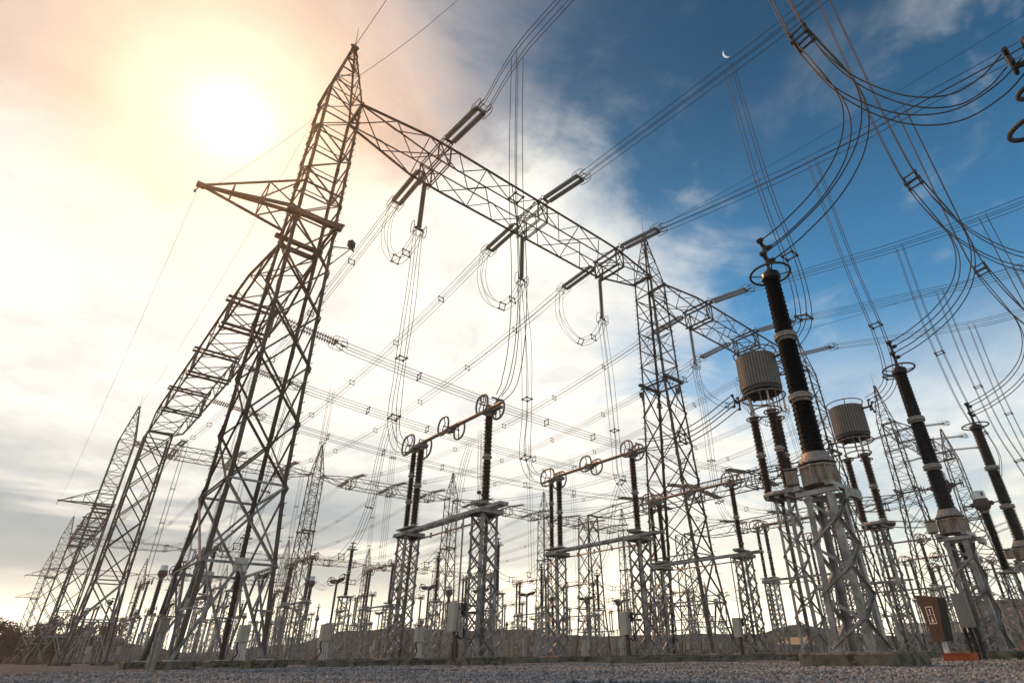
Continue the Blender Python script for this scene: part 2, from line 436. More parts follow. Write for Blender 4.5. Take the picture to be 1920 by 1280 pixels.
# ------------------------------------------------------------------ equipment prototypes
def disconnector(near=True):
    A = Asm(); L = 5.25
    for cy in (0, L):
        plinth(A, 0, cy)
        column(A, 0, cy, 0.2, 4.5, 0.33, 0.095 if near else 0.115, 0.045 if near else 0.05, 7, near, kind='X')
        c = A.part('column_cap', 'steel')
        c.box((0, cy, 4.575), (0.92, 0.92, 0.05)); c.box((0, cy - 0.40, 4.50), (0.98, 0.08, 0.09)); c.box((0, cy + 0.40, 4.50), (0.98, 0.08, 0.09))
        c.box((0.45, cy, 4.50), (0.06, 0.70, 0.08)); c.box((-0.45, cy, 4.50), (0.06, 0.70, 0.08))
    b = A.part('base_beam', 'steel')
    b.box((-0.15, L / 2 - 0.25, 4.66), (0.06, L + 1.7, 0.11)); b.box((0.15, L / 2 - 0.25, 4.66), (0.06, L + 1.7, 0.11))
    b.box((0, -1.06, 4.66), (0.24, 0.05, 0.10)); b.box((0, 0, 4.80), (0.55, 0.6, 0.05)); b.box((0, L + 0.05, 4.80), (0.55, 1.2, 0.05))
    for k in range(9): b.box((0, -0.8 + k * 0.75, 4.66), (0.25, 0.06, 0.06))
    b.box((-0.32, 0.1, 4.86), (0.18, 0.36, 0.10), 0.3); b.box((0.33, L, 4.86), (0.16, 0.5, 0.12), -0.2)
    r = A.part('drive_rod', 'steel')
    r.tube([(0.34, -0.2, 4.40), (0.34, L + 0.2, 4.40)], 0.035, 6); r.tube([(-0.62, 0.35, 0.8), (-0.62, 0.35, 4.5)], 0.03, 6)
    for k in range(4): r.box((0.34, 0.8 + k * 1.1, 4.42), (0.05, 0.07, 0.2))
    if near:
        lv = A.part('lever', 'steel_dark')
        lv.tube([(-0.35, -0.25, 4.85), (-0.3, -0.3, 5.0), (-0.55, -0.42, 5.05)], 0.025, 5); lv.lathe([(0.06, -0.05), (0.08, 0.0), (0.06, 0.05)], (-0.58, -0.44, 5.05), 8)
    insulator(A, 0, 0, 4.83, 8.15, 0.16, 2, near)
    insulator(A, 0, L - 0.28, 4.83, 8.15, 0.16, 2, near)
    insulator(A, 0, L + 0.34, 4.83, 8.15, 0.135, 3, near, m='porcelain_black')
    arm = A.part('contact_arm', 'alu', smooth=True)
    n = 12 if near else 6
    arm.tube([(0, 0, 8.36), (0, L, 8.36)], 0.075, n); arm.tube([(0, L / 2 - 0.45, 8.36), (0, L / 2 + 0.4, 8.36)], 0.105, n)
    arm.tube([(0, L - 0.3, 8.30), (0, L + 1.1, 8.26)], 0.05, n)
    for yy in (0, L - 0.28):
        hd = A.part('terminal_head', 'alu')
        hd.box((0, yy, 8.22), (0.42, 0.42, 0.14)); hd.box((0.1, yy + 0.1, 8.36), (0.16, 0.3, 0.22)); hd.tube([(-0.18, yy, 8.2), (-0.12, yy, 8.5), (0.12, yy, 8.5), (0.18, yy, 8.2)], 0.03, 6)
    A.part('end_clamp', 'alu').box((0, L + 0.34, 8.22), (0.34, 0.34, 0.1)); A.part('contact_jaw', 'alu').box((0, L / 2 + 0.05, 8.30), (0.2, 0.34, 0.22))
    hd = A.part('near_terminal', 'alu')
    hd.tube([(-0.22, -0.45, 8.62), (0.22, -0.45, 8.62)], 0.035, 6); hd.tube([(0, 0, 8.38), (0, -0.8, 8.36)], 0.055, 8)
    hd.tube([(0, -0.45, 8.62), (0, -0.45, 8.35)], 0.035, 6); hd.box((0, -0.5, 8.22), (0.16, 0.5, 0.08))
    ring_pair(A, L + 0.15, 8.30, 1.05, 0.85, 0.42, 0.042, near)
    ring_pair(A, L / 2, 8.36, 0.78, 0.74, 0.38, 0.040, near, 1)
    ring_pair(A, -0.05, 8.42, 0.74, 0.74, 0.38, 0.040, near, 2)
    cb = A.part('control_box', 'box'); ci = A.idx()
    cb.box((-0.62, 0.55, 1.32), (0.25, 0.36, 0.82))
    if near:
        dd = A.part('door', 'box', parent=ci); dd.box((-0.62, 0.360, 1.32), (0.21, 0.02, 0.76))
        hh = A.part('handle', 'black', parent=ci); hh.box((-0.57, 0.342, 1.56), (0.035, 0.02, 0.09))
        mk = A.part('mounting_bracket', 'steel_dark')
        for z in (1.45, 1.66): mk.box((-0.1, 0.45, z), (0.72, 0.08, 0.06))
        mk.box((-0.34, 0.45, 1.55), (0.1, 0.12, 0.36))
        cd = A.part('cable_conduit', 'steel_dark', smooth=True)
        cd.tube([(-0.52, 0.55, 0.9), (-0.52, 0.55, 0.55), (-0.5, 0.56, -0.05)], 0.085, 10)
        for q in (-0.62, -0.42): cd.tube([(q, 0.55, 0.6), (q, 0.52, 0.0)], 0.03, 6)
        cd2 = A.part('flexible_cable', 'black', smooth=True)
        cd2.tube([(-0.6, 0.5, 0.9), (-0.5, 0.3, 0.7), (-0.38, 0.3, 0.75), (-0.36, 0.36, 1.0)], 0.03, 6)
    return A

def voltage_transformer():
    A = Asm()
    plinth(A, 0, 0, 0.78)
    column(A, 0, 0, 0.2, 2.88, 0.33, 0.115, 0.055, 6, True, h2=0.27)
    c = A.part('support_frame', 'steel')
    for q in (-0.31, 0.31):
        c.box((q, 0, 2.930), (0.10, 0.82, 0.09)); c.box((0, q, 3.032), (0.95, 0.12, 0.09))
    c.box((0.62, -0.15, 2.950), (0.35, 0.12, 0.10)); c.box((0, -0.55, 2.830), (0.5, 0.10, 0.16))
    t = A.part('oil_tank', 'tank'); ti = A.idx()
    t.lathe([(0.37, 3.09), (0.37, 3.13), (0.335, 3.14), (0.335, 3.43), (0.37, 3.44), (0.37, 3.48), (0.28, 3.50)], n=8)
    for k in range(8):
        a = 2 * PI * k / 8; t.box((0.34 * math.cos(a), 0.34 * math.sin(a), 3.300), (0.05, 0.035, 0.33), a)
    for k in range(16):
        a = 2 * PI * k / 16; t.lathe([(0.016, 0), (0.016, 0.05)], (0.352 * math.cos(a), 0.352 * math.sin(a), 3.515), 6)
    tb = A.part('terminal_box', 'tank', parent=ti)
    tb.box((-0.24, 0.46, 3.290), (0.26, 0.24, 0.27), 0.45); tb.box((-0.24, 0.46, 3.465), (0.30, 0.28, 0.02), 0.45)
    nk = A.part('neck', 'flange', smooth=True)
    nk.lathe([(0.34, 3.530), (0.33, 3.590), (0.26, 3.710), (0.25, 3.750)], n=24)
    z = 3.6
    b = A.part('insulator', 'porcelain_black', smooth=True); bi = A.idx()
    pass
    for k, (r0, r1) in enumerate(((0.235, 0.215), (0.215, 0.20), (0.20, 0.185))):
        a, e = z + k * 1.5 + 0.02, z + k * 1.5 + (1.29 if k < 2 else 1.46)
        pr = []
        nn = 24
        for i in range(nn):
            zz = a + (e - a) * i / nn; p = (e - a) / nn; rr = r0 + (r1 - r0) * i / nn
            pr += [(rr * 0.64, zz), (rr * (1.0 if i % 2 else 0.93), zz + p * 0.22), (rr * 0.98 * (1.0 if i % 2 else 0.93), zz + p * 0.36), (rr * 0.64, zz + p * 0.62)]
        pr.append((r1 * 0.7, e)); b.lathe(pr, n=28)
        if k < 2:
            y = e
            fl = A.part('flange', 'flange', parent=bi, smooth=True)
            fl.lathe([(0.165, y), (0.19, y + 0.03), (0.19, y + 0.05), (0.245, y + 0.06), (0.245, y + 0.09), (0.235, y + 0.095), (0.235, y + 0.125), (0.245, y + 0.13), (0.245, y + 0.16), (0.19, y + 0.17), (0.16, y + 0.21)], n=28)
            for q in range(14):
                an = 2 * PI * q / 14; fl.lathe([(0.014, 0), (0.014, 0.14)], (0.222 * math.cos(an), 0.222 * math.sin(an), y + 0.04), 6)
    cp = A.part('top_cap', 'porcelain_black', smooth=True)
    cp.lathe([(0.15, 8.05), (0.19, 8.08), (0.22, 8.10), (0.22, 8.22), (0.20, 8.26), (0.17, 8.28), (0.08, 8.31), (0.08, 8.38), (0.05, 8.38)], n=24)
    rg = A.part('corona_ring', 'cable', smooth=True)
    rg.tube([(0.46 * math.cos(2 * PI * k / 32), 0.46 * math.sin(2 * PI * k / 32), 8.26) for k in range(32)], 0.028, 8, True)
    for a in (0.6, 0.6 + PI / 2, 0.6 + PI, 0.6 + 3 * PI / 2): rg.tube([(0.15 * math.cos(a), 0.15 * math.sin(a), 8.2), (0.46 * math.cos(a), 0.46 * math.sin(a), 8.26)], 0.014, 6)
    tm = A.part('terminal_clamp', 'cable', smooth=True)
    tm.tube([(0, 0, 8.36), (0.0, 0, 8.7), (0.0, 0, 9.14)], 0.045, 8)
    for sx, zz in ((-1, 9.16), (1, 9.16), (-1, 8.76), (1, 8.76)):
        tm.tube([(0, 0, zz - 0.05), (sx * 0.20, -0.02, zz)], 0.05, 8, r2=0.04); tm.lathe([(0.02, -0.09), (0.06, -0.06), (0.065, 0.06), (0.02, 0.09)], (sx * 0.21, -0.04, zz), 10, 'y')
    return A

def line_trap():
    A = Asm()
    plinth(A, 0, 0, 0.7)
    column(A, 0, 0, 0.2, 4.9, 0.32, 0.095, 0.045, 10, True, h2=0.27)
    p = A.part('platform', 'steel')
    p.lathe([(0.70, 4.98), (0.72, 5.0), (0.72, 5.08), (0.70, 5.10)], n=8); p.box((0, 0, 4.93), (1.1, 0.16, 0.10)); p.box((0, 0.34, 4.93), (1.1, 0.1, 0.10)); p.box((0, -0.34, 4.93), (1.1, 0.1, 0.10))
    pos = [(0.50 * math.cos(a), 0.50 * math.sin(a)) for a in (-0.25, 1.85, 3.95)]
    for x, y in pos:
        insulator(A, x, y, 5.11, 8.05, 0.165, 2, True, m='porcelain')
        r = A.part('corona_ring', 'alu', smooth=True)
        r.tube([(x + 0.26 * math.cos(2 * PI * k / 24), y + 0.26 * math.sin(2 * PI * k / 24), 8.02) for k in range(24)], 0.028, 7, True)
        r.tube([(x - 0.26, y, 8.02), (x + 0.26, y, 8.02)], 0.015, 5)
        s = A.part('stand_off', 'steel_light'); s.lathe([(0.05, 8.05), (0.05, 8.20), (0.035, 8.22), (0.035, 8.88), (0.06, 8.9)], (x, y, 0), 10)
    r = A.part('support_ring', 'alu', smooth=True)
    for rr, zz in ((0.56, 8.22), (0.80, 8.80)):
        r.tube([(rr * math.cos(2 * PI * k / 32), rr * math.sin(2 * PI * k / 32), zz) for k in range(32)], 0.03, 7, True)
    for k in range(6):
        a = k * PI / 3 + 0.3; s = r; s.tube([(0.56 * math.cos(a), 0.56 * math.sin(a), 8.22), (0.6 * math.cos(a), 0.6 * math.sin(a), 8.95)], 0.02, 5)
    d = A.part('end_spider', 'trapdark'); d.lathe([(0.70, 8.95), (0.72, 8.97), (0.72, 9.12), (0.60, 9.13)], n=32)
    for k in range(3): d.bar((-0.7 * math.cos(k * PI / 3), -0.7 * math.sin(k * PI / 3), 8.94), (0.7 * math.cos(k * PI / 3), 0.7 * math.sin(k * PI / 3), 8.94), 0.06, 0.12)
    c = A.part('coil_drum', 'trap'); vs = []; n = 40
    pr = []
    for k in range(n):
        for fr, rr in ((0.0, 0.755), (0.62, 0.755), (0.66, 0.725), (0.96, 0.725)):
            a = 2 * PI * (k + fr) / n; pr.append((rr * math.cos(a), rr * math.sin(a)))
    N = len(pr)
    vs = [(x, y, 9.10) for x, y in pr] + [(x, y, 10.46) for x, y in pr]
    c.add(vs, [(i, (i + 1) % N, N + (i + 1) % N, N + i) for i in range(N)] + [tuple(range(N))[::-1], tuple(range(N, 2 * N))])
    lb = A.part('slat_edge', 'flange')
    for k in range(n):
        a = 2 * PI * (k + 0.81) / n; lb.box((0.738 * math.cos(a), 0.738 * math.sin(a), 9.78), (0.018, 0.03, 1.34), a)
    t = A.part('top_ring', 'alu', smooth=True)
    t.tube([(0.80 * math.cos(2 * PI * k / 32), 0.80 * math.sin(2 * PI * k / 32), 10.68) for k in range(32)], 0.026, 7, True)
    for k in range(4): t.tube([(0.70 * math.cos(k * PI / 2 + .4), 0.70 * math.sin(k * PI / 2 + .4), 10.44), (0.80 * math.cos(k * PI / 2 + .4), 0.80 * math.sin(k * PI / 2 + .4), 10.68)], 0.02, 5)
    for sgn, zz in ((-1, 10.25), (1, 8.98)):
        tm = A.part('terminal_clamp', 'cable', smooth=True)
        y0 = sgn * 0.75
        tm.tube([(0, y0 * 0.9, zz), (0, y0 + sgn * 0.42, zz)], 0.05, 8)
        for sx in (-1, 1):
            tm.tube([(sx * 0.2, y0 + sgn * 0.40, zz - 0.22), (sx * 0.16, y0 + sgn * 0.36, zz), (sx * 0.2, y0 + sgn * 0.40, zz + 0.22)], 0.035, 7)
            tm.tube([(0, y0 + sgn * 0.36, zz), (sx * 0.17, y0 + sgn * 0.36, zz)], 0.04, 7)
            for dz in (-0.24, 0.24): tm.lathe([(0.02, -0.07), (0.055, -0.04), (0.055, 0.04), (0.02, 0.07)], (sx * 0.2, y0 + sgn * 0.42, zz + dz), 8, 'y')
    return A

def current_transformer(near=True):
    A = Asm()
    plinth(A, 0, 0)
    column(A, 0, 0, 0.2, 4.3, 0.36, 0.10, 0.05, 9, near)
    c = A.part('column_cap', 'steel'); c.box((0, 0, 4.36), (1.15, 1.0, 0.08)); c.box((0.3, -0.5, 4.5), (0.25, 0.2, 0.25))
    insulator(A, 0, 0, 4.42, 8.0, 0.20, 1, near, m='porcelain_black', r0=0.27)
    n = 20 if near else 10
    h = A.part('transformer_head', 'steel_dark', smooth=True)
    h.lathe([(0.22, 8.0), (0.25, 8.06), (0.36, 8.16), (0.46, 8.34), (0.47, 8.55), (0.42, 8.72), (0.40, 8.78)], n=n)
    for s in (-1, 1): h.lathe([(0.14, -0.04), (0.14, 0.12), (0.10, 0.16)] if s > 0 else [(0.10, -0.16), (0.14, -0.12), (0.14, 0.04)], (0, s * 0.47, 8.48), 10, 'y')
    k = A.part('expansion_cap', 'cap', smooth=True)
    k.lathe([(0.41, 8.78), (0.41, 8.82), (0.36, 8.84), (0.36, 9.24), (0.33, 9.28), (0.05, 9.31)], n=n)
    if near:
        w = A.part('sight_glass', 'trapdark'); w.box((-0.30, -0.24, 9.04), (0.02, 0.10, 0.24), 0.67)
    t = A.part('terminal_clamp', 'cable')
    for s in (-1, 1):
        t.tube([(0, s * 0.55, 8.48), (0, s * 1.0, 8.50)], 0.045, 6); t.tube([(-0.22, s * 1.0, 8.72), (-0.22, s * 0.98, 8.28)], 0.03, 5); t.tube([(0.22, s * 1.0, 8.72), (0.22, s * 0.98, 8.28)], 0.03, 5)
        t.tube([(-0.22, s * 1.0, 8.5), (0.22, s * 1.0, 8.5)], 0.035, 5)
    return A

def breaker(near=False, H=3.6, L=4.1):
    A = Asm()
    plinth(A, 0, 0)
    column(A, 0, 0, 0.2, H, 0.34, 0.11, 0.055, 7, near)
    c = A.part('column_cap', 'steel'); c.box((0, 0, H + 0.05), (0.8, 0.8, 0.1))
    insulator(A, 0, 0, H + 0.1, H + L, 0.16, 2, near, m='porcelain_black')
    z = H + L + 0.25
    g_ = A.part('gear_case', 'flange'); g_.box((0, 0, z - 0.08), (0.34, 0.44, 0.34))
    for s in (-1, 1):
        b = A.part('interrupter', 'porcelain_black', smooth=True)
        pr = shedprof(0.0, 1.35, 0.24, 0.08 if near else 0.15, 0.8)
        if s < 0: pr = [(r, -zz) for r, zz in pr][::-1]
        n0 = len(b.v); b.lathe(pr, (0, s * 0.25, z), 16 if near else 8, 'y')
        b.v[n0:] = [(x, y, zz + abs(y) * 0.10) for x, y, zz in b.v[n0:]]
        rg = A.part('corona_ring', 'cable', smooth=True)
        rg.tube([(0.45 * math.cos(2 * PI * k / 24), s * 1.62, z + 0.16 + 0.45 * math.sin(2 * PI * k / 24)) for k in range(24)], 0.04, 7 if near else 4, True)
        rg.tube([(-0.45, s * 1.62, z + 0.16), (0.45, s * 1.62, z + 0.16)], 0.025, 5)
        t = A.part('terminal_clamp', 'cable'); t.tube([(0, s * 1.6, z + 0.16), (0, s * 1.9, z + 0.25)], 0.06, 6); t.tube([(-0.22, s * 1.9, z + 0.25), (0.22, s * 1.9, z + 0.25)], 0.045, 6)
        t.tube([(0, s * 1.9, z + 0.25), (0, s * 1.9, z + 0.62)], 0.05, 6); t.tube([(-0.2, s * 1.9, z + 0.62), (0.2, s * 1.9, z + 0.62)], 0.05, 6)
    bx = A.part('mechanism_box', 'box'); bx.box((-0.75, 0, 1.75), (0.5, 0.6, 0.95))
    pp = A.part('cable_conduit', 'pipe')
    for k in range(4): pp.tube([(-0.35 - 0.1 * k, -0.25 + 0.12 * k, 2.3), (-0.15 - 0.22 * k, -0.25 + 0.12 * k, 0.05)], 0.045, 6)
    return A

def post_insulator(near=False):
    A = Asm()
    plinth(A, 0, 0)
    column(A, 0, 0, 0.2, 4.35, 0.34, 0.11, 0.055, 8, near)
    c = A.part('column_cap', 'steel'); c.box((0, 0, 4.40), (0.95, 0.95, 0.1))
    insulator(A, 0, 0, 4.45, 7.95, 0.17, 2, near, m='porcelain_black')
    r = A.part('corona_ring', 'alu', smooth=True); r.tube([(0.4 * math.cos(2 * PI * k / 20), 0.4 * math.sin(2 * PI * k / 20), 7.9) for k in range(20)], 0.028, 5, True)
    r.tube([(-0.4, 0, 7.9), (0.4, 0, 7.9)], 0.02, 4)
    t = A.part('terminal_clamp', 'cable'); t.tube([(0, 0, 7.95), (0, 0, 8.45)], 0.05, 6); t.tube([(-0.24, 0, 8.4), (0.24, 0, 8.4)], 0.04, 5); t.tube([(-0.24, 0, 8.1), (0.24, 0, 8.1)], 0.04, 5)
    return A

# ------------------------------------------------------------------ towers and beams
HX = [(0.2, 1.30), (5.8, 1.0), (27.95, 0.95)]
HY = [(0.2, 2.45), (5.8, 1.85), (18.5, 1.08), (27.95, 0.88)]
def gantry_tower(near=True, peak=True, top=27.95, arm=False, platform=True, peakz=33.15, lights=(), hx=HX, hy=HY, m='steel_dark', low='steel'):
    A = Asm(); lw = 0.145 if near else 0.18; bw = 0.078 if near else 0.09
    cs_ = lambda z: corners(z, lerp(hx, z), lerp(hy, z))
    nodes = [0.2, 3.0, 5.8]
    k = 5 if top > 22 else 5
    zz = 5.8; mid = 18.5 if top > 22 else top
    for i in range(k): nodes.append(5.8 + (mid - 5.8) * (i + 1) / k)
    if top > 22:
        for i in range(6): nodes.append(18.5 + (top - 18.5) * (i + 1) / 6)
    kn = [0.2, 5.8, 18.5, top] if top > 22 else [0.2, 5.8, top]
    for i, (sx, sy) in enumerate(SG):
        plinth_c = Vector((sx * lerp(hx, 0.2), sy * lerp(hy, 0.2), 0))
        leg = A.part('leg', m)
        for a, b in zip(kn, kn[1:]):
            pa, pb = cs_(a)[i], cs_(b)[i]
            if near: leg.ell(pa, pb, lw, lw * 0.12, up=(0, 1, 0), sx=-sx, sy=-sy)
            else: leg.bar(pa, pb, lw * 0.8, lw * 0.8, up=(0, 1, 0))
        if near:
            for z in np.arange(1.2, top, 1.9):   # splice plates and step bolts
                p = cs_(z)[i]; leg.box((p.x + sx * 0.003, p.y - sy * 0.1, z), (0.012, 0.17, 0.45))
            if i in (0, 1, 3):
                for z in np.arange(2.5, top, 0.45):
                    p = cs_(z)[i]; leg.bar((p.x, p.y, z), (p.x + sx * 0.02, p.y + sy * 0.2, z), 0.022)
    br = A.part('bracing', m)
    lo = A.part('lower_bracing', low)  # bracing below in plain galvanised grey, the rest in the painted backlit tone
    for i, (a, b) in enumerate(zip(nodes, nodes[1:])):
        ca, cb = cs_(a), cs_(b)
        if i == 0: panels(lo, a, b, ca, cb, bw * 1.1, 'K', near)
        elif i == 1: panels(lo, a, b, ca, cb, bw * 1.1, 'X', near)
        elif b <= mid + 0.01: panels(br, a, b, ca, cb, bw, 'X', near, horiz=(i in (6,)))
        else: panels(br, a, b, ca, cb, bw * 0.85, 'Z', near, i, horiz=True)
    # secondary bracing in the bottom storey
    if near:
        ca, cb = cs_(0.25), cs_(3.0)
        for i in range(4):
            j = (i + 1) % 4; mdd = (cb[i] + cb[j]) / 2
            q = (ca[i] + mdd) / 2; e = (ca[i] + cb[i]) / 2; lo.bar(q, e, 0.06); lo.bar(q, cb[i] * 0.9 + mdd * 0.1, 0.05)
            q = (ca[j] + mdd) / 2; e = (ca[j] + cb[j]) / 2; lo.bar(q, e, 0.06); lo.bar(q, cb[j] * 0.9 + mdd * 0.1, 0.05)
        for i in (0, 2):
            gp = A.part('gusset_plate', 'steel_light')
            j = (i + 1) % 4; c = (cb[i] + cb[j]) / 2; s = -1 if i == 0 else 1
            gp.box((c.x, c.y + s * 0.035, c.z), (0.44, 0.02, 0.42))
            for a in range(6):
                for b2 in (-0.1, 0.02): gp.lathe([(0.022, -0.02), (0.022, 0.02)], (c.x - 0.15 + a * 0.06, c.y + s * 0.05, c.z + b2 + 0.05), 6, 'y')
        for sx, sy in SG: A.part('base_plate', 'steel_light').box((sx * lerp(hx, .2), sy * lerp(hy, .2), 0.21), (0.4, 0.4, 0.03))
    for sx, sy in SG: plinth(A, sx * lerp(hx, 0.2), sy * lerp(hy, 0.2), 0.55)
    if peak:
        pk = A.part('peak', m); c0 = corners(top, lerp(hx, top), lerp(hy, top)); pz = [top, top + 1.25, top + 2.5, top + 3.6, top + 4.5, peakz]
        H = peakz - top
        cc = lambda z: corners(z, 0.10 + (lerp(hx, top) - 0.10) * (peakz - z) / H, 0.10 + (lerp(hy, top) - 0.10) * (peakz - z) / H)
        for i in range(4):
            if near: pk.ell(c0[i], cc(peakz)[i], 0.10, 0.016, up=(0, 1, 0), sx=-SG[i][0], sy=-SG[i][1])
            else: pk.bar(c0[i], cc(peakz)[i], 0.11)
        for i, (a, b) in enumerate(zip(pz, pz[1:])): panels(pk, a, b, cc(a), cc(b), 0.055 if near else 0.075, 'Z', near, i, horiz=(i < 4))
        tp = A.part('peak_cap', m); tp.box((0, 0, peakz), (0.34, 0.34, 0.34)); tp.box((0, 0, peakz + 0.2), (0.5, 0.12, 0.08))
        sp = A.part('lightning_rod', 'wire'); sp.tube([(0, 0, peakz), (-0.05, 0.0, peakz + 2.1)], 0.03, 5, r2=0.012)
    if platform:
        pf = A.part('platform', m)
        for z in ((18.6,) if top > 22 else ()):
            a, b = lerp(hx, z), lerp(hy, z)
            for sy in (-1, 1):
                pf.box((0, sy * (b + 0.06), z), (2 * a + 0.4, 0.06, 0.20)); pf.box((0, sy * (b + 0.20), z), (2 * a + 0.4, 0.06, 0.20))
            for q in (-0.8, 0.8): pf.box((q, 0, z - 0.22), (0.10, 2 * b + 0.6, 0.12))
    if arm:
        ar = A.part('cross_arm', m); z = 18.9; tip = Vector((-4.75, 0.3, z))
        a, b = lerp(hx, z), lerp(hy, z)
        for sy in (-1, 1):
            ar.bar((-a, sy * b, z), tip, 0.10); ar.bar((-a, sy * b, z + 1.75), tip, 0.08)
            ar.bar((-a, sy * b, z + 1.75), (a, sy * b, z + 1.75), 0.08)
        for dy in (-0.09, 0.09): ar.bar((a + 0.3, -b - 0.1 + dy, z), tip + Vector((0, dy * 0.3, 0)), 0.05, 0.12)
        for f in (0.35, 0.68):
            qs = [Vector((-a, sy * b, zz)) * (1 - f) + tip * f for sy in (-1, 1) for zz in (z, z + 1.75)]
            for u, v in ((0, 1), (2, 3), (0, 2), (1, 3)): ar.bar(qs[u], qs[v], 0.055)
            if f < 0.5:
                base = [Vector((-a, sy * b, zz)) for sy in (-1, 1) for zz in (z, z + 1.75)]
                ar.bar(base[0], qs[1], 0.055); ar.bar(base[2], qs[3], 0.055); ar.bar(base[1], qs[3], 0.055); ar.bar(base[0], qs[2], 0.055)
        ar.box(tuple(tip), (0.34, 0.22, 0.20)); ar.tube([tip, tip + Vector((-0.12, -0.1, -0.45))], 0.03, 6); ar.lathe([(0.05, -0.06), (0.05, 0.06)], tip + Vector((-0.13, -0.1, -0.5)), 8)
    for (lx, ly, lz, ax, ay, dirx) in lights:
        fl = A.part('floodlight', 'steel_dark')
        fl.tube([(lx, ly, lz), (ax, ay, lz + 0.1)], 0.03, 6); fl.tube([(lx, ly, lz - 1.2), (ax, ay, lz + 0.1)], 0.025, 6)
        fl.box((ax, ay, lz + 0.36), (0.30, 0.24, 0.34), dirx)
        fl.box((ax, ay, lz + 0.15), (0.5, 0.06, 0.1), dirx)
    return A

def gantry_beam(L, near=True, hangers=(), m='steel_dark', wend=0.86, wmid=1.12, zt=0.45, zb=-1.15, rails=True):
    """box girder along +x, from 0 to L, centred on y=0, z=0 at the tower seats"""
    A = Asm(); cw = 0.11 if near else 0.13; bw = 0.06 if near else 0.07
    T = 4.6
    def sec(x):
        f = min(1.0, min(x, L - x) / T)
        return wend + (wmid - wend) * f, zt * f, -0.12 + (zb + 0.12) * f
    n = max(6, int(round(L / 2.05)) // 2 * 2)
    xs = [L * i / n for i in range(n + 1)]
    P4 = []
    for x in xs:
        w, t, b = sec(x); P4.append([Vector((x, -w, t)), Vector((x, w, t)), Vector((x, w, b)), Vector((x, -w, b))])
    for k in range(4):
        c = A.part('chord', m)
        for a, b in zip(P4, P4[1:]):
            if near: c.ell(a[k], b[k], cw, 0.02, up=(0, 0, 1), sx=(1 if k in (1, 2) else -1) * -1 * -1, sy=(-1 if k < 2 else 1))
            else: c.bar(a[k], b[k], cw * 0.8)
    br = A.part('lacing', m)
    for i, (a, b) in enumerate(zip(P4, P4[1:])):
        for u, v in ((0, 1), (1, 2), (2, 3), (3, 0)):
            if i % 2: p, q = a[u], b[v]
            else: p, q = a[v], b[u]
            br.bar(p, q, bw, bw * 0.6)
        if i and i % 2 == 0: br.bar(a[0], a[2], bw * 0.8)
    e = A.part('end_frame', m)
    for x in (0.0, L):
        e.bar((x, -wend - 0.1, 0.02), (x, wend + 0.1, 0.02), 0.16, 0.22)
    for hx_ in hangers:
        h = A.part('hanger_frame', m)
        w, t, b = sec(hx_)
        for dx in (-0.36, -0.22, 0.22, 0.36):
            h.bar((hx_ + dx, -w - 0.30, t + 0.08), (hx_ + dx, w + 0.30, t + 0.08), 0.045, 0.09)
            h.bar((hx_ + dx, -w - 0.14, b - 0.08), (hx_ + dx, w + 0.25, b - 0.08), 0.045, 0.09)
        for sy in (-1, 1):
            for dx in (-0.42, 0.42):
                h.bar((hx_ + dx, sy * (w + 0.05), t), (hx_ + dx, sy * (w + 0.05), b), 0.08); h.bar((hx_ + dx, sy * (w + 0.05), t), (hx_ - dx, sy * (w + 0.05), b), 0.06)
            h.box((hx_, sy * (w + 0.28), t + 0.08), (0.74, 0.03, 0.07))
        h.tube([(hx_ - 0.3, -w - 0.3, t + 0.15), (hx_ - 0.3, -w - 0.3, t + 0.38), (hx_, -w - 0.3, t + 0.38), (hx_, -w - 0.3, t + 0.15)], 0.025, 5)
    return A

# ------------------------------------------------------------------ insulator strings (axis +y from origin)
def disc_run(b, x, z, y0, y1, n, r=0.155, seg=12):
    p = (y1 - y0) / n; pr = []
    for i in range(n):
        y = y0 + i * p
        pr += [(0.03, y), (0.045, y + p * 0.15), (0.05, y + p * 0.32), (r * 0.9, y + p * 0.50), (r, y + p * 0.56), (r * 0.95, y + p * 0.60), (0.05, y + p * 0.58), (0.03, y + p * 0.8)]
    pr.append((0.03, y1)); b.lathe(pr, (x, 0, z), seg, 'y')

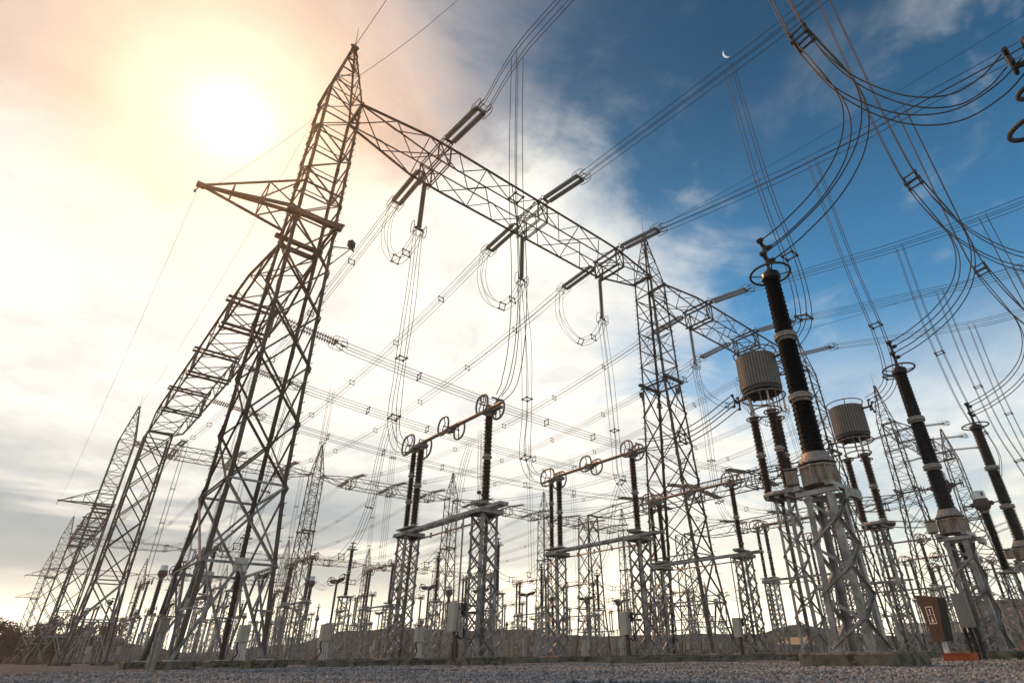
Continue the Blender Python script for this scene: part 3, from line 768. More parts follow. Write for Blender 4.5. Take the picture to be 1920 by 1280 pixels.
def tension_string(near=True, L=3.9, rings=True, double=True):
    A = Asm(); y0, y1 = 0.45, L - 0.15
    k = A.part('link', 'steel_dark'); k.tube([(0, 0, 0), (0, 0.3, 0)], 0.03, 6); k.bar((-0.3, 0.36, 0), (0.3, 0.36, 0), 0.05, 0.16)
    xs = (-0.25, 0.25) if double else (0,)
    for x in xs:
        d = A.part('disc_string', 'glass', smooth=True); disc_run(d, x, 0, y0, y1, 20 if near else 14, r=0.17, seg=14 if near else 7)
    y = A.part('yoke', 'steel_dark')
    y.bar((-0.36, L - 0.1, 0), (0.36, L - 0.1, 0), 0.06, 0.2)
    y.tube([(-0.2, L - 0.1, 0), (-0.24, L + 0.25, 0.16)], 0.025, 5); y.tube([(0.2, L - 0.1, 0), (0.24, L + 0.25, 0.16)], 0.025, 5)
    y.tube([(-0.2, L - 0.1, 0), (-0.24, L + 0.25, -0.2)], 0.025, 5); y.tube([(0.2, L - 0.1, 0), (0.24, L + 0.25, -0.2)], 0.025, 5)
    y.bar((-0.26, L + 0.26, 0.16), (0.26, L + 0.26, 0.16), 0.03); y.bar((-0.26, L + 0.26, -0.2), (0.26, L + 0.26, -0.2), 0.03)
    for sx in (-0.24, 0.24):
        for dz in (0.16, -0.2):
            y.tube([(sx, L + 0.26, dz), (sx, L + 0.62, dz)], 0.035, 6)
    if rings:
        for s in (-1, 1):
            r = A.part('corona_ring', 'alu', smooth=True)
            pr = racetrack(0.95, 0.50, 0.22, 5)
            r.tube([(s * 0.42, L + 0.05 + p, q) for p, q in pr], 0.022, 6 if near else 4, True)
            r.tube([(s * 0.2, L - 0.1, 0), (s * 0.42, L - 0.1, 0.25)], 0.012, 4); r.tube([(s * 0.2, L - 0.1, 0), (s * 0.42, L - 0.1, -0.25)], 0.012, 4)
    return A

def plumb_string(near=True, L=4.0):
    A = Asm()
    k = A.part('link', 'steel_dark'); k.tube([(0, 0, 0.3), (0, 0, -0.25)], 0.03, 6)
    d = A.part('disc_string', 'glass', smooth=True); b = MB(); disc_run(b, 0, 0, 0.25, L - 0.1, 20 if near else 14, 0.16, 14 if near else 7)
    d.add([(x, z, -y) for x, y, z in b.v], b.f)
    y = A.part('yoke', 'steel_dark'); y.bar((-0.28, 0, -L), (0.28, 0, -L), 0.06, 0.14)
    for sx in (-0.24, 0.24):
        y.tube([(sx * 0.8, 0, -L), (sx, 0.24, -L - 0.3)], 0.022, 5); y.tube([(sx * 0.8, 0, -L), (sx, -0.24, -L - 0.3)], 0.022, 5)
        y.bar((sx, -0.3, -L - 0.32), (sx, 0.3, -L - 0.32), 0.035)
    y.bar((-0.26, 0.26, -L - 0.33), (0.26, 0.26, -L - 0.33), 0.03); y.bar((-0.26, -0.26, -L - 0.33), (0.26, -0.26, -L - 0.33), 0.03)
    for s in (-1, 1):
        r = A.part('corona_ring', 'alu', smooth=True); pr = racetrack(0.42, 0.85, 0.2, 5)
        r.tube([(s * 0.42, p, -L - 0.05 + q) for p, q in pr], 0.022, 6 if near else 4, True); r.tube([(0, 0, -L + 0.02), (s * 0.42, -0.2, -L + 0.05)], 0.012, 4)
    return A

# ------------------------------------------------------------------ conductors
def crom(pts, n=8):
    pts = [Vector(p) for p in pts]; out = []
    P_ = [pts[0] * 2 - pts[1]] + pts + [pts[-1] * 2 - pts[-2]]
    for i in range(1, len(P_) - 2):
        for k in range(n):
            t = k / n; p0, p1, p2, p3 = P_[i - 1:i + 3]
            out.append(0.5 * ((2 * p1) + (-p0 + p2) * t + (2 * p0 - 5 * p1 + 4 * p2 - p3) * t * t + (-p0 + 3 * p1 - 3 * p2 + p3) * t ** 3))
    out.append(pts[-1]); return out

def sagline(a, b, sag, n=24):
    a = Vector(a); b = Vector(b); out = []
    for i in range(n + 1):
        t = i / n; p = a.lerp(b, t); p.z -= 4 * sag * t * (1 - t); out.append(p)
    return out

def bundle(path, label, cat='conductor', group=None, side=(1, 0, 0), w=0.45, r=0.02, nw=4, spacers=(), m='wire', name='conductor_bundle', tags=(), merged=False, taper=None, seg=5, wave=0.0):
    side = Vector(side).normalized(); A = Asm(); N = len(path)
    offs = [(-1, -1), (1, -1), (1, 1), (-1, 1)] if nw == 4 else [(-1, 0), (1, 0)]
    frames = []
    for i, p in enumerate(path):
        t = (path[min(i + 1, N - 1)] - path[max(i - 1, 0)]).normalized()
        n_ = t.cross(side)
        if n_.length < 1e-4: n_ = Vector((0, 0, 1))
        frames.append((p, n_.normalized()))
    org = path[0].copy()
    def pt(i, o):
        p, n_ = frames[i]; k = 1.0
        if taper:
            f = i / (N - 1); k = taper[0] + (1 - taper[0]) * min(1, f * 6) if f < 1 / 6 else (taper[1] + (1 - taper[1]) * min(1, (1 - f) * 6) if f > 5 / 6 else 1)
        return p + (side * (o[0] * w / 2) + n_ * (o[1] * w / 2)) * k - org
    for qi, o in enumerate(offs):
        b = A.part('wire', m, smooth=True)
        b.tube([pt(i, o) + side * (wave * math.sin(i * 0.5 + qi * 2.1)) for i in range(N)], r, seg)
    for f in spacers:
        i = int(round(f * (N - 1))); b = A.part('spacer', 'steel_dark'); c = [pt(i, o) for o in offs]
        if nw == 4:
            for k in range(4): b.bar(c[k], c[(k + 1) % 4], 0.045)
        else: b.bar(c[0], c[1], 0.045)
        for q in c: b.box(tuple(q), (0.09, 0.09, 0.09))
    for f in tags:      # T clamps where droppers leave
        i = int(round(f * (N - 1))); b = A.part('clamp', 'steel_dark')
        for o in offs: q = pt(i, o); b.box((q.x, q.y, q.z - 0.1), (0.09, 0.14, 0.34))
    return A.place(name, label, cat, org, group=group, merged=merged)

# ================================================================== GROUND AND SETTING
def ground_material():
    Mx = bpy.data.materials.new('gravel_ground'); Mx.use_nodes = True
    q = NG(Mx.node_tree); b = Mx.node_tree.nodes['Principled BSDF']
    co = q.n('ShaderNodeTexCoord').outputs['Object']
    v = q.n('ShaderNodeTexVoronoi'); q.l(co, v.inputs['Vector']); v.inputs['Scale'].default_value = 26
    v.inputs['Randomness'].default_value = 1.0
    sp = q.n('ShaderNodeSeparateColor'); q.l(v.outputs['Color'], sp.inputs[0])
    c = q.mix(q.ss(sp.outputs[0], 0.0, 1.0), (0.04, 0.049, 0.057), (0.23, 0.285, 0.335))
    big = q.noise(co, 0.35, 5, 0.6)
    c = q.mix(q.ss(big, 0.35, 0.7, 0.0, 0.5), c, (0.10, 0.11, 0.12))
    q.l(c, b.inputs['Base Color']); b.inputs['Roughness'].default_value = 1.0; b.inputs['Specular IOR Level'].default_value = 0.0
    bn = q.n('ShaderNodeBump'); bn.inputs['Strength'].default_value = 1.0; bn.inputs['Distance'].default_value = 0.03
    inv = q.math('SUBTRACT', 1.0, v.outputs['Distance']); q.l(inv, bn.inputs['Height']); q.l(bn.outputs[0], b.inputs['Normal'])
    return Mx
b = MB()
nx, ny = 120, 120
def gz(x, y):
    if x * x + y * y > 60 ** 2: return 0.0
    return 0.022 * math.sin(x * 1.3 + 0.7 * math.sin(y * 0.9)) * math.sin(y * 1.1 + 1.0) + 0.012 * math.sin(x * 3.1 + y * 2.3) - 0.02
vs = []; fs = []
for j in range(ny + 1):
    for i in range(nx + 1):
        u = (i / nx * 2 - 1); w = (j / ny * 2 - 1)
        x = 30 * u + 420 * u ** 7; y = 30 * w + 420 * w ** 7
        vs.append((x, y, gz(x, y)))
for j in range(ny):
    for i in range(nx):
        a = j * (nx + 1) + i; fs.append((a, a + 1, a + nx + 2, a + nx + 1))
b.add(vs, fs)
struct('ground', b, ground_material(), True)

def stones():
    """loose crushed rock in front of the camera, one object"""
    rng = np.random.default_rng(3)
    n = 90000
    # sample a wedge in front of the camera, denser close by
    r = 5.2 + 13 * rng.random(n) ** 1.3
    az = math.radians(48.36) + math.radians(50) * (rng.random(n) * 2 - 1)
    x = r * np.cos(az); y = r * np.sin(az)
    s = (0.008 + 0.011 * rng.random(n) ** 1.5) * (1 + 0.03 * (r - 5))
    base = np.array([(-1, -1, -1), (1, -1, -1), (1, 1, -1), (-1, 1, -1), (-1, -1, 1), (1, -1, 1), (1, 1, 1), (-1, 1, 1)], float)
    V = base[None] * (1 + 0.55 * (rng.random((n, 8, 3)) - 0.5)) * s[:, None, None] * (0.7 + 0.6 * rng.random((n, 1, 3)))
    V[:, 4:, :2] *= (0.45 + 0.35 * rng.random((n, 1, 1)))
    a = rng.random(n) * 2 * PI; ca, sa = np.cos(a)[:, None], np.sin(a)[:, None]
    tl = (rng.random(n)[:, None] - 0.5) * 1.2
    X = V[..., 0] * ca - V[..., 1] * sa; Y = V[..., 0] * sa + V[..., 1] * ca; Zc = V[..., 2] * 0.75 + X * tl
    gz_ = 0.022 * np.sin(x * 1.3 + 0.7 * np.sin(y * 0.9)) * np.sin(y * 1.1 + 1.0) + 0.012 * np.sin(x * 3.1 + y * 2.3) - 0.02
    P_ = np.stack([X + x[:, None], Y + y[:, None], Zc + gz_[:, None] + s[:, None] * 0.35], -1).reshape(-1, 3)
    F = np.array([(3, 2, 1, 0), (4, 5, 6, 7), (0, 1, 5, 4), (1, 2, 6, 5), (2, 3, 7, 6), (3, 0, 4, 7)])
    Fi = (F[None] + (np.arange(n) * 8)[:, None, None]).reshape(-1)
    me = bpy.data.meshes.new('gravel')
    me.vertices.add(n * 8); me.vertices.foreach_set('co', P_.ravel())
    me.loops.add(n * 24); me.loops.foreach_set('vertex_index', Fi.astype(np.int32))
    me.polygons.add(n * 6); me.polygons.foreach_set('loop_start', np.arange(n * 6, dtype=np.int32) * 4)
    me.update(calc_edges=True)
    Mx = bpy.data.materials.new('loose_stone'); Mx.use_nodes = True
    q = NG(Mx.node_tree); bb = Mx.node_tree.nodes['Principled BSDF']
    gi = q.n('ShaderNodeNewGeometry')
    c = q.mix(gi.outputs['Random Per Island'], (0.03, 0.038, 0.045), (0.40, 0.50, 0.60))
    c = q.mix(q.noise(q.n('ShaderNodeTexCoord').outputs['Object'], 60, 3, 0.7), c, (0.15, 0.17, 0.185))
    q.l(c, bb.inputs['Base Color']); bb.inputs['Roughness'].default_value = 0.95; bb.inputs['Specular IOR Level'].default_value = 0.15
    me.materials.append(Mx)
    o = bpy.data.objects.new('gravel', me); COL.objects.link(o); o['kind'] = 'stuff'
    o['label'] = 'loose grey crushed stones covering the yard floor in the foreground'; o['category'] = 'gravel'
stones()

# hills: a wooded ridge round the yard
def hills(name, r0, dr, a0, a1, hf, seed, base):
    rng = random.Random(seed); b = MB(); na, nr = 260, 10; vs = []; fs = []
    ph = [rng.random() * 7 for _ in range(8)]
    for j in range(nr + 1):
        for i in range(na + 1):
            a = math.radians(a0 + (a1 - a0) * i / na); f = j / nr
            r = r0 + dr * f
            h = hf(math.degrees(a)) * r0 * 1.12
            prof = math.sin(min(1, f * 1.0) * PI / 2) ** 0.8
            rough = 1.1 * math.sin(i * 0.9 + ph[0] + j) + 0.8 * math.sin(i * 1.9 + ph[1] + 2 * j) + 0.5 * math.sin(i * 3.7 + ph[2] + j * 3)
            rough += rng.uniform(-1, 1) * 0.9
            z = h * prof * (1 + 0.0) + rough * 0.5 * (1 if j else 0) * (r0 / 450)
            vs.append((r * math.cos(a), r * math.sin(a), z if j else -1))
    for j in range(nr):
        for i in range(na):
            k = j * (na + 1) + i; fs.append((k, k + 1, k + na + 2, k + na + 1))
    b.add(vs, fs); return struct(name, b, base)
M['wood'] = mat('wooded_slope', (0.022, 0.024, 0.014), 0.95, 0.0, (0.055, 0.050, 0.034), 0.035, 1.0, 0.15)
M['wood2'] = mat('grassy_ridge', (0.012, 0.013, 0.011), 1.0, 0.0, (0.032, 0.031, 0.026), 0.08, 1.0, 0.3, spec=0.0)
def tab(t):
    def f(a):
        if a <= t[0][0]: return t[0][1]
        for (x0, y0), (x1, y1) in zip(t, t[1:]):
            if a <= x1:
                k = (a - x0) / (x1 - x0); k = k * k * (3 - 2 * k); return y0 + (y1 - y0) * k
        return t[-1][1]
    return f
hills('hills', 295, 120, -30, 130, tab([(-30, 0.01), (8, 0.012), (17, 0.016), (23, 0.030), (27, 0.046), (31, 0.032), (36, 0.034), (45, 0.034), (52, 0.047), (58, 0.046), (62, 0.052), (66, 0.046), (72, 0.022), (78, 0.012), (84, 0.03), (90, 0.034), (100, 0.03), (130, 0.02)]), 4, M['wood2'])

# ================================================================== TOWERS
near_t = gantry_tower(True, lights=[(0.95, -1.0, 17.6, 1.75, -1.3, 0.6)], arm=True)
near_t2 = gantry_tower(True, lights=[(-0.97, 1.0, 17.0, -1.8, 0.6, 0.4), (0.97, 1.0, 17.4, 1.6, 1.6, -0.5), (-0.2, -1.1, 17.0, -0.4, -1.7, 0.2)])
near_t3 = gantry_tower(True)
far_t = gantry_tower(False)
far_ta = gantry_tower(False, arm=True)
stub_t = gantry_tower(False, peak=False, top=18.05, platform=False, hx=[(0.2, 1.3), (5.8, 1.0), (18.05, 0.95)], hy=[(0.2, 1.9), (5.8, 1.5), (18.05, 0.95)])
GX = [5.35, 32.65, 59.95, 82.8, 110.1]
GY = 23.85
T = 'lattice_tower'; TC = 'tower'
near_t.place(T, 'tallest nearest lattice tower at left with pointed peak, side arm and four splayed feet', TC, (GX[0], GY, 0))
near_t2.place(T, 'peaked lattice tower in the middle, with three floodlights halfway up', TC, (GX[1], GY, 0))
near_t3.place(T, 'peaked lattice tower behind the big drum coil and brown bushing', TC, (GX[2], GY, 0))
near_t3.place(T, 'peaked tower at far right beside the tall dark bushing, carrying the short end beam', TC, (GX[3], GY, 0))
far_t.place(T, 'smallest peaked tower at the far right end of the front gantry line', TC, (GX[4], GY, 0))
Y1 = 98.0
far_ta.place(T, 'second peaked tower at far left with a pointed arm reaching left', TC, (5.35, Y1, 0))
far_t.place(T, 'distant peaked tower seen just right of the tall left tower legs', TC, (32.8, Y1, 0))
far_t.place(T, 'distant peaked tower seen between the first two disconnectors', TC, (60.0, Y1, 0))
far_t.place(T, 'distant peaked tower left of the second disconnector columns', TC, (84.5, Y1, 0))
far_t.place(T, 'distant tower partly behind the twin columns right of centre', TC, (111.0, Y1, 0))
Y2 = 193.0
for i, (x, l) in enumerate([(5.35, 'third and smaller peaked tower near the left edge with a thin arm'), (32.8, 'far peaked tower between the legs of the tall left tower'), (60.0, 'far small tower seen through the legs of the left tower'), (87.0, 'tiny peaked tower under the beam left of the first disconnector'), (114.0, 'tiny peaked tower just left of the first disconnector drive box'), (141.0, 'tiny peaked tower right of the first disconnector column')]):
    (far_ta if i == 0 else far_t).place(T, l, TC, (x, Y2, 0), merged=True)
for i, x in enumerate([5.35, 32.8, 60.0, 87.0]):
    (far_ta if i == 0 else far_t).place(T, ['leftmost faint tower against the grey cloud, with a needle thin arm', 'faint remote tower behind the left gantry rows', 'faint remote tower above the left hill gap', 'faint remote tower beyond the distant beams'][i], TC, (x, 262.0, 0), merged=True)
stub_t.place(T, 'flat topped lattice tower at left holding the end of the sloping beam', TC, (5.35, 59.6, 0))
stub_t.place(T, 'flat topped lattice tower right of centre at the end of the rear beam', TC, (59.95, 59.6, 0))
stub_t.place(T, 'flat topped distant tower at far left under a dark clustered beam', TC, (5.35, 133.0, 0), merged=True)
stub_t.place(T, 'flat topped lattice tower at the right behind the second drum coil', TC, (82.8, 59.6, 0), merged=True)

BN, BC = 'gantry_beam', 'steel beam'
LB = GX[1] - GX[0] - 1.9
beam1 = gantry_beam(LB, True, (5.3, 13.3, 21.3))
beam2 = gantry_beam(LB, True, (6.0, 14.0, 22.0))
beam1.place(BN, 'long lattice beam from the tall left tower to the middle tower', BC, (GX[0] + 0.95, GY, 27.95))
beam2.place(BN, 'lattice beam running right from the middle tower, above the drum coil', BC, (GX[1] + 0.95, GY, 27.95))
beam2.place(BN, 'lattice beam at far right between the two smallest peaked towers', BC, (GX[3] + 0.95, GY, 27.95))
beamv = gantry_beam(33.6, True, (7.5, 15.5, 23.5), zt=0.45, zb=-1.15)
beamv.place(BN, 'lower lattice beam sloping down left from the tall tower with six cross rails', BC, (GX[0], 25.0, 18.05), (0, 0, PI / 2))
beamv.place(BN, 'lower lattice beam behind the third disconnector, reaching the flat topped tower', BC, (GX[2], 25.0, 18.05), (0, 0, PI / 2))
beamv.place(BN, 'lower lattice beam going back from the peaked tower at far right', BC, (GX[3], 25.0, 18.05), (0, 0, PI / 2), merged=True)
beamv.place(BN, 'dark clustered end-on beam between the far left towers', BC, (5.35, 99.0, 18.05), (0, 0, PI / 2), merged=True)
beamf = gantry_beam(25.5, False, (5.3, 13.3, 21.3))
for x, l in [(6.3, 'distant lattice beam crossing behind the legs of the tall left tower'), (33.75, 'distant lattice beam between two far peaked towers, left of the first disconnector'), (60.9, 'distant lattice beam seen left of the second disconnector'), (85.4, 'distant lattice beam ending behind the second disconnector columns')]:
    beamf.place(BN, l, BC, (x, Y1, 27.95), scale=None, merged=False)
for x, l in [(6.3, 'thin remote beam between the third left tower and the tall tower legs'), (33.75, 'thin remote beam seen through the tower legs at left'), (60.9, 'thin remote beam under the grey cloud left of centre'), (88.0, 'thin remote beam with rings hanging below, left of the first disconnector'), (115.0, 'thin remote beam right of the first disconnector column')]:
    beamf.place(BN, l, BC, (x, Y2, 27.95), merged=True)
for x, l in [(6.3, 'faintest remote beam at far left'), (33.75, 'faintest remote beam behind the left gantry rows'), (60.9, 'faintest remote beam near the horizon left of centre')]:
    beamf.place(BN, l, BC, (x, 262.0, 27.95), merged=True)

# ================================================================== DISCONNECTORS
iso = disconnector(True); isof = disconnector(False)
DN, DC = 'disconnector_switch', 'disconnector'
IX = [11.25, 19.25, 27.3]
for x, l in zip(IX, ['nearest disconnector left of centre with orange lit bar and white drive box', 'second disconnector, right of centre, on two lattice columns', 'third disconnector crossing in front of the middle tower']):
    iso.place(DN, l, DC, (x, 16.15, 0), group='front row of disconnectors')
for x, l in zip([39.3, 47.3, 55.3, 67.3, 75.3, 83.3], ['disconnector right of the middle tower with round rings at its end', 'disconnector whose column shows between the coil column and the tall bushing column', 'disconnector with oval rings seen left of the second tall bushing column', 'disconnector partly hidden behind the second drum coil column', 'small disconnector seen through the right hand towers', 'smallest disconnector of the front row, near the right edge']):
    isof.place(DN, l, DC, (x, 16.15, 0), group='front row of disconnectors')

ord_ = ['first', 'second', 'third', 'fourth', 'fifth', 'sixth', 'seventh', 'eighth', 'ninth', 'tenth', 'eleventh', 'twelfth']
XC = [11.3, 19.3, 27.3, 39.3, 47.3, 55.3, 67.3, 75.3, 83.3, 95.3, 103.3, 111.3]
def row(A, name, cat, y, xs, phrase, group, merged=False):
    for k, x in enumerate(xs):
        A.place(name, '%s from the left of %s' % (ord_[k], phrase), cat, (x, y, 0), group=group, merged=merged)

vt = voltage_transformer()
for x, l in zip(IX, ['nearest tall brown bushing with a rusty tank on a thick grey lattice support', 'second tall dark bushing with a ring on top, right of the second drum coil', 'third tall dark bushing at the right edge with a ring on top']):
    vt.place('voltage_transformer', l, 'voltage transformer', (x + 0.13, 4.74, 0), group='tall bushings along the right')
lt = line_trap()
for x, l in zip(IX[1:], ['larger ribbed grey drum coil on brown posts, left of the nearest tall bushing', 'smaller ribbed grey drum coil on black posts, right of the nearest tall bushing']):
    lt.place('line_trap', l, 'drum coil', (x, 9.4, 0), group='drum coils on insulator posts')
ct = current_transformer(True); ctf = current_transformer(False)
for x, l in [(39.3, 'silver capped instrument transformer partly hidden behind the second tall bushing'), (47.3, 'silver capped instrument transformer standing clear near the right edge')][::1]:
    pass
ct.place('current_transformer', 'silver capped instrument transformer standing clear near the right edge', 'instrument transformer', (39.3, 7.85, -0.9 + 0.0), group='silver capped transformers at right') if False else None
ctr = current_transformer(True)
ctr.place('current_transformer', 'silver capped instrument transformer standing clear near the right edge', 'instrument transformer', (38.2, 7.65, 0), group='silver capped transformers at right', scale=0.85)
ctr.place('current_transformer', 'silver capped instrument transformer hidden behind the second tall bushing', 'instrument transformer', (38.2, 9.2, 0), group='silver capped transformers at right', scale=1.0)
ubr = breaker(True, 5.4, 4.2)
for (yy, zz, rr) in ((1.82, 9.38, 0.27), (2.02, 8.62, 0.46)):
    rg = ubr.part('corona_ring', 'cable', smooth=True)
    rg.tube([(rr * math.sin(2 * PI * k / 28), yy + rr * math.cos(2 * PI * k / 28), zz + 0.25 * rr * math.sin(2 * PI * k / 28)) for k in range(28)], 0.045, 8, True)
    rg.tube([(0, yy - rr, zz), (0, 1.62, zz + 0.7)], 0.022, 6); rg.tube([(0.1, yy, zz), (0.0, 1.7, zz + 0.7)], 0.022, 6)
ubr.place('circuit_breaker', 'large dark switch head with curved rings cut by the upper right corner', 'circuit breaker', (11.4, -2.72, 0))

po = post_insulator(False); brk = breaker(False)
row(po, 'post_insulator', 'post insulator', 46.0, XC[:9], 'the ringed post insulators behind the front gantry', 'ringed post insulators behind the front gantry')
po.place('post_insulator', 'ringed post insulator right of the first disconnector, with cables curving into it', 'post insulator', (27.4, 37.3, 0))
row(isof, DN, DC, 54.6, XC[:9], 'the second row disconnectors', 'second row disconnectors')
row(brk, 'circuit_breaker', 'circuit breaker', 68.0, XC[:9], 'the T shaped breakers behind the second row', 'T shaped breakers behind the second row')
row(ctf, 'current_transformer', 'instrument transformer', 76.0, XC[:10], 'the round headed transformers behind the breakers', 'round headed transformers behind the breakers')
row(isof, DN, DC, 84.0, XC[:10], 'the third row disconnectors', 'third row disconnectors', True)
row(po, 'post_insulator', 'post insulator', 104.0, XC[:11], 'the small posts beyond the distant beams', 'small posts beyond the distant beams', True)
row(brk, 'circuit_breaker', 'circuit breaker', 114.0, XC[:12], 'the distant T shaped breakers', 'distant T shaped breakers', True)
row(isof, DN, DC, 128.0, XC[:12], 'the distant disconnectors near the horizon', 'distant disconnectors near the horizon', True)
row(ctf, 'current_transformer', 'instrument transformer', 146.0, XC[:12], 'the distant round headed transformers', 'distant round headed transformers', True)
row(isof, DN, DC, 160.0, XC[:12], 'the farthest disconnectors', 'farthest disconnectors', True)
row(po, 'post_insulator', 'post insulator', 178.0, XC[:12], 'the farthest posts', 'farthest posts', True)

# ================================================================== INSULATOR STRINGS AND CONDUCTORS
ten = tension_string(True); tenf = tension_string(False); plu = plumb_string(True); pluf = plumb_string(False)
PX = [11.6, 19.6, 27.6, 39.6, 47.6, 55.6]
wh = ['first rail from the left tower', 'second rail from the left tower', 'rail just left of the middle tower', 'first rail right of the middle tower', 'second rail right of the middle tower', 'third rail right of the middle tower']
SN, SC = 'insulator_string', 'insulator string'
for x, w in zip(PX, wh):
    ten.place(SN, 'double glass string rising right from the ' + w, SC, (x, 22.65, 28.45), (-0.14, 0, PI), group='strings on the near side of the front beam')
    ten.place(SN, 'double glass string sloping down left from the ' + w, SC, (x, 25.25, 28.35), (-0.06, 0, 0), group='strings on the far side of the front beam')
    plu.place(SN, 'single glass string hanging below the ' + w, SC, (x, 24.95, 27.05), (0, 0, 0), group='strings hanging below the front beam')
for x, w in zip([89.75, 97.75, 105.75], ['first', 'second', 'third']):
    tenf.place(SN, 'small %s insulator string on the near side of the far right end beam' % w, SC, (x, 22.65, 28.45), (-0.14, 0, PI), group='strings on the far right end beam')
    tenf.place(SN, 'small %s insulator string on the back of the far right end beam' % w, SC, (x, 25.25, 28.35), (-0.06, 0, 0), group='strings on the far right end beam')
VY = [32.5, 40.5, 48.5]
for y, w in zip(VY, ['first', 'second', 'third']):
    ten.place(SN, 'ribbed string reaching right from the %s rail pair of the lower left beam' % w, SC, (6.7, y, 18.35), (-0.10, 0, -PI / 2), group='strings on the lower left beam')
    tenf.place(SN, 'ribbed string meeting the %s rail pair of the rear beam from the left' % w, SC, (58.6, y, 18.35), (-0.10, 0, PI / 2), group='strings on the rear lower beam')
    tenf.place(SN, 'ribbed string reaching right from the %s rail pair of the rear beam' % w, SC, (61.3, y, 18.35), (-0.10, 0, -PI / 2), group='strings on the rear lower beam')
    tenf.place(SN, 'ribbed string meeting the %s rail pair of the far right lower beam' % w, SC, (81.4, y, 18.35), (-0.10, 0, PI / 2), group='strings on the rear lower beam')
far_px = [11.6, 19.6, 27.6, 39.05, 47.05, 55.05, 66.2, 74.2, 82.2, 90.7, 98.7, 106.7]
for k, x in enumerate(far_px):
    tenf.place(SN, '%s of the small strings on the near side of the distant beams' % ord_[k], SC, (x, Y1 - 1.2, 28.4), (-0.10, 0, PI), group='strings on the near side of the distant beams')
    tenf.place(SN, '%s of the small strings on the back of the distant beams' % ord_[k], SC, (x, Y1 + 1.4, 28.4), (-0.06, 0, 0), group='strings on the back of the distant beams')

CN = 'conductor_bundle'
V3 = lambda x, l: [(x, y, z) for y, z in l]
over = [
    [(11.58, 18.2, 27.78), (10.95, 14.6, 27.6), (10.7, 10.7, 27.0), (10.4, 0, 25.7), (10.2, -12, 25.3), (10.0, -45, 28.0)],
    [(19.58, 18.2, 27.78), (19.0, 7.5, 26.25), (18.65, 2.85, 25.65), (18.3, -10, 25.3), (18.0, -45, 28.0)],
    [(27.6, 18.2, 27.72), (27.6, 11.7, 26.45), (27.6, 7.25, 25.75), (27.6, 2.4, 25.3), (27.6, -10, 25.1), (27.6, -45, 28.0)],
    [(39.6, 18.2, 27.72), (39.6, 10.9, 26.25), (39.6, 6.6, 25.4), (39.6, 0, 24.6), (39.6, -12, 24.2), (39.6, -45, 28.0)],
    [(47.6, 18.2, 27.72), (47.6, 9.4, 25.75), (47.6, 2.0, 24.4), (47.6, -12, 23.9), (47.6, -45, 28.0)],
    [(55.6, 18.2, 27.72), (55.6, 12, 26.2), (55.6, 3.4, 24.7), (55.6, -12, 24.2), (55.6, -45, 28.0)]]
for k, (pts, w) in enumerate(zip(over, wh)):
    p = crom(pts, 8)
    bundle(p, 'four wire line coming overhead from the ' + w, 'power line', 'overhead lines on the near side', spacers=(), taper=(0.9, 1), r=0.019)
for x, w in zip(PX, wh):
    bundle(sagline((x, 29.75, 28.0), (x if x < 30 else x - 0.5, Y1 - 5.6, 27.6), 2.6, 40), 'four wire line running back from the ' + w, 'power line', 'overhead lines on the far side', spacers=(0.09, 0.22, 0.38, 0.55, 0.74, 0.9), r=0.020)
for k, x in enumerate([66.2, 74.2, 82.2]):
    bundle(sagline((x, 26.0, 28.0), (x, Y1 - 5.6, 27.6), 2.6, 30), '%s of the faint lines running back at the right' % ord_[k], 'power line', 'faint lines running back at the right', spacers=(0.25, 0.5, 0.75), r=0.02, merged=True)
for k, x in enumerate(far_px):
    bundle(sagline((x, Y1 + 5.9, 27.9), (x, Y2 - 1.0, 28.2), 3.0, 24), '%s of the thin lines between the distant beams' % ord_[k], 'power line', 'thin lines between the distant beams', spacers=(0.2, 0.4, 0.6, 0.8), r=0.022, merged=True, seg=4)
for y, w in zip(VY, ['first', 'second', 'third']):
    bundle(sagline((11.2, y, 17.85), (54.1, y, 17.85), 0.95, 40), 'four wire busbar line crossing from the %s string of the lower left beam' % w, 'power line', 'busbar lines from the lower left beam', side=(0, 1, 0), spacers=(0.12, 0.25, 0.4, 0.52, 0.66, 0.82), r=0.021)
    bundle(sagline((65.8, y, 17.85), (76.9, y, 17.85), 0.4, 16), 'short four wire line behind the right towers, %s' % w, 'power line', 'short lines behind the right towers', side=(0, 1, 0), spacers=(0.5,), r=0.021, merged=True)

# jumper loops under the front beam, and the droppers below them
J = [[(29.75, 28.0), (30.1, 26.4), (29.4, 24.3), (27.9, 22.5), (26.6, 22.0), (25.6, 22.25), (25.0, 22.8)],
     [(29.75, 28.0), (30.0, 26.0), (29.0, 23.6), (27.3, 22.0), (26.2, 21.8), (25.4, 22.1), (25.0, 22.8)],
     [(29.75, 28.0), (29.8, 26.0), (29.0, 24.0), (27.6, 22.2), (26.3, 21.8), (25.4, 22.1), (25.0, 22.8)]]
for k, (x, w) in enumerate(zip(PX, wh)):
    bundle(crom(V3(x, J[k % 3]), 7), 'U shaped jumper loop under the ' + w, 'jumper cable', 'jumper loops under the front beam', spacers=(0.52, 0.72), r=0.016, taper=(1, 1), wave=0.02)
D = [[(25.0, 22.75), (24.75, 17.6), (24.8, 13.6), (24.7, 11.2), (24.2, 9.6), (23.3, 8.75), (22.3, 8.4)],
     [(25.0, 22.75), (24.3, 17.6), (24.1, 13.2), (24.2, 10.6), (23.7, 9.2), (22.9, 8.6), (22.3, 8.4)],
     [(25.0, 22.75), (24.6, 17.6), (24.4, 13.2), (24.3, 10.6), (23.4, 9.1), (22.8, 8.6), (22.3, 8.4)]]
iox = [11.4, 19.4, 27.4, 39.4, 47.4, 55.4]
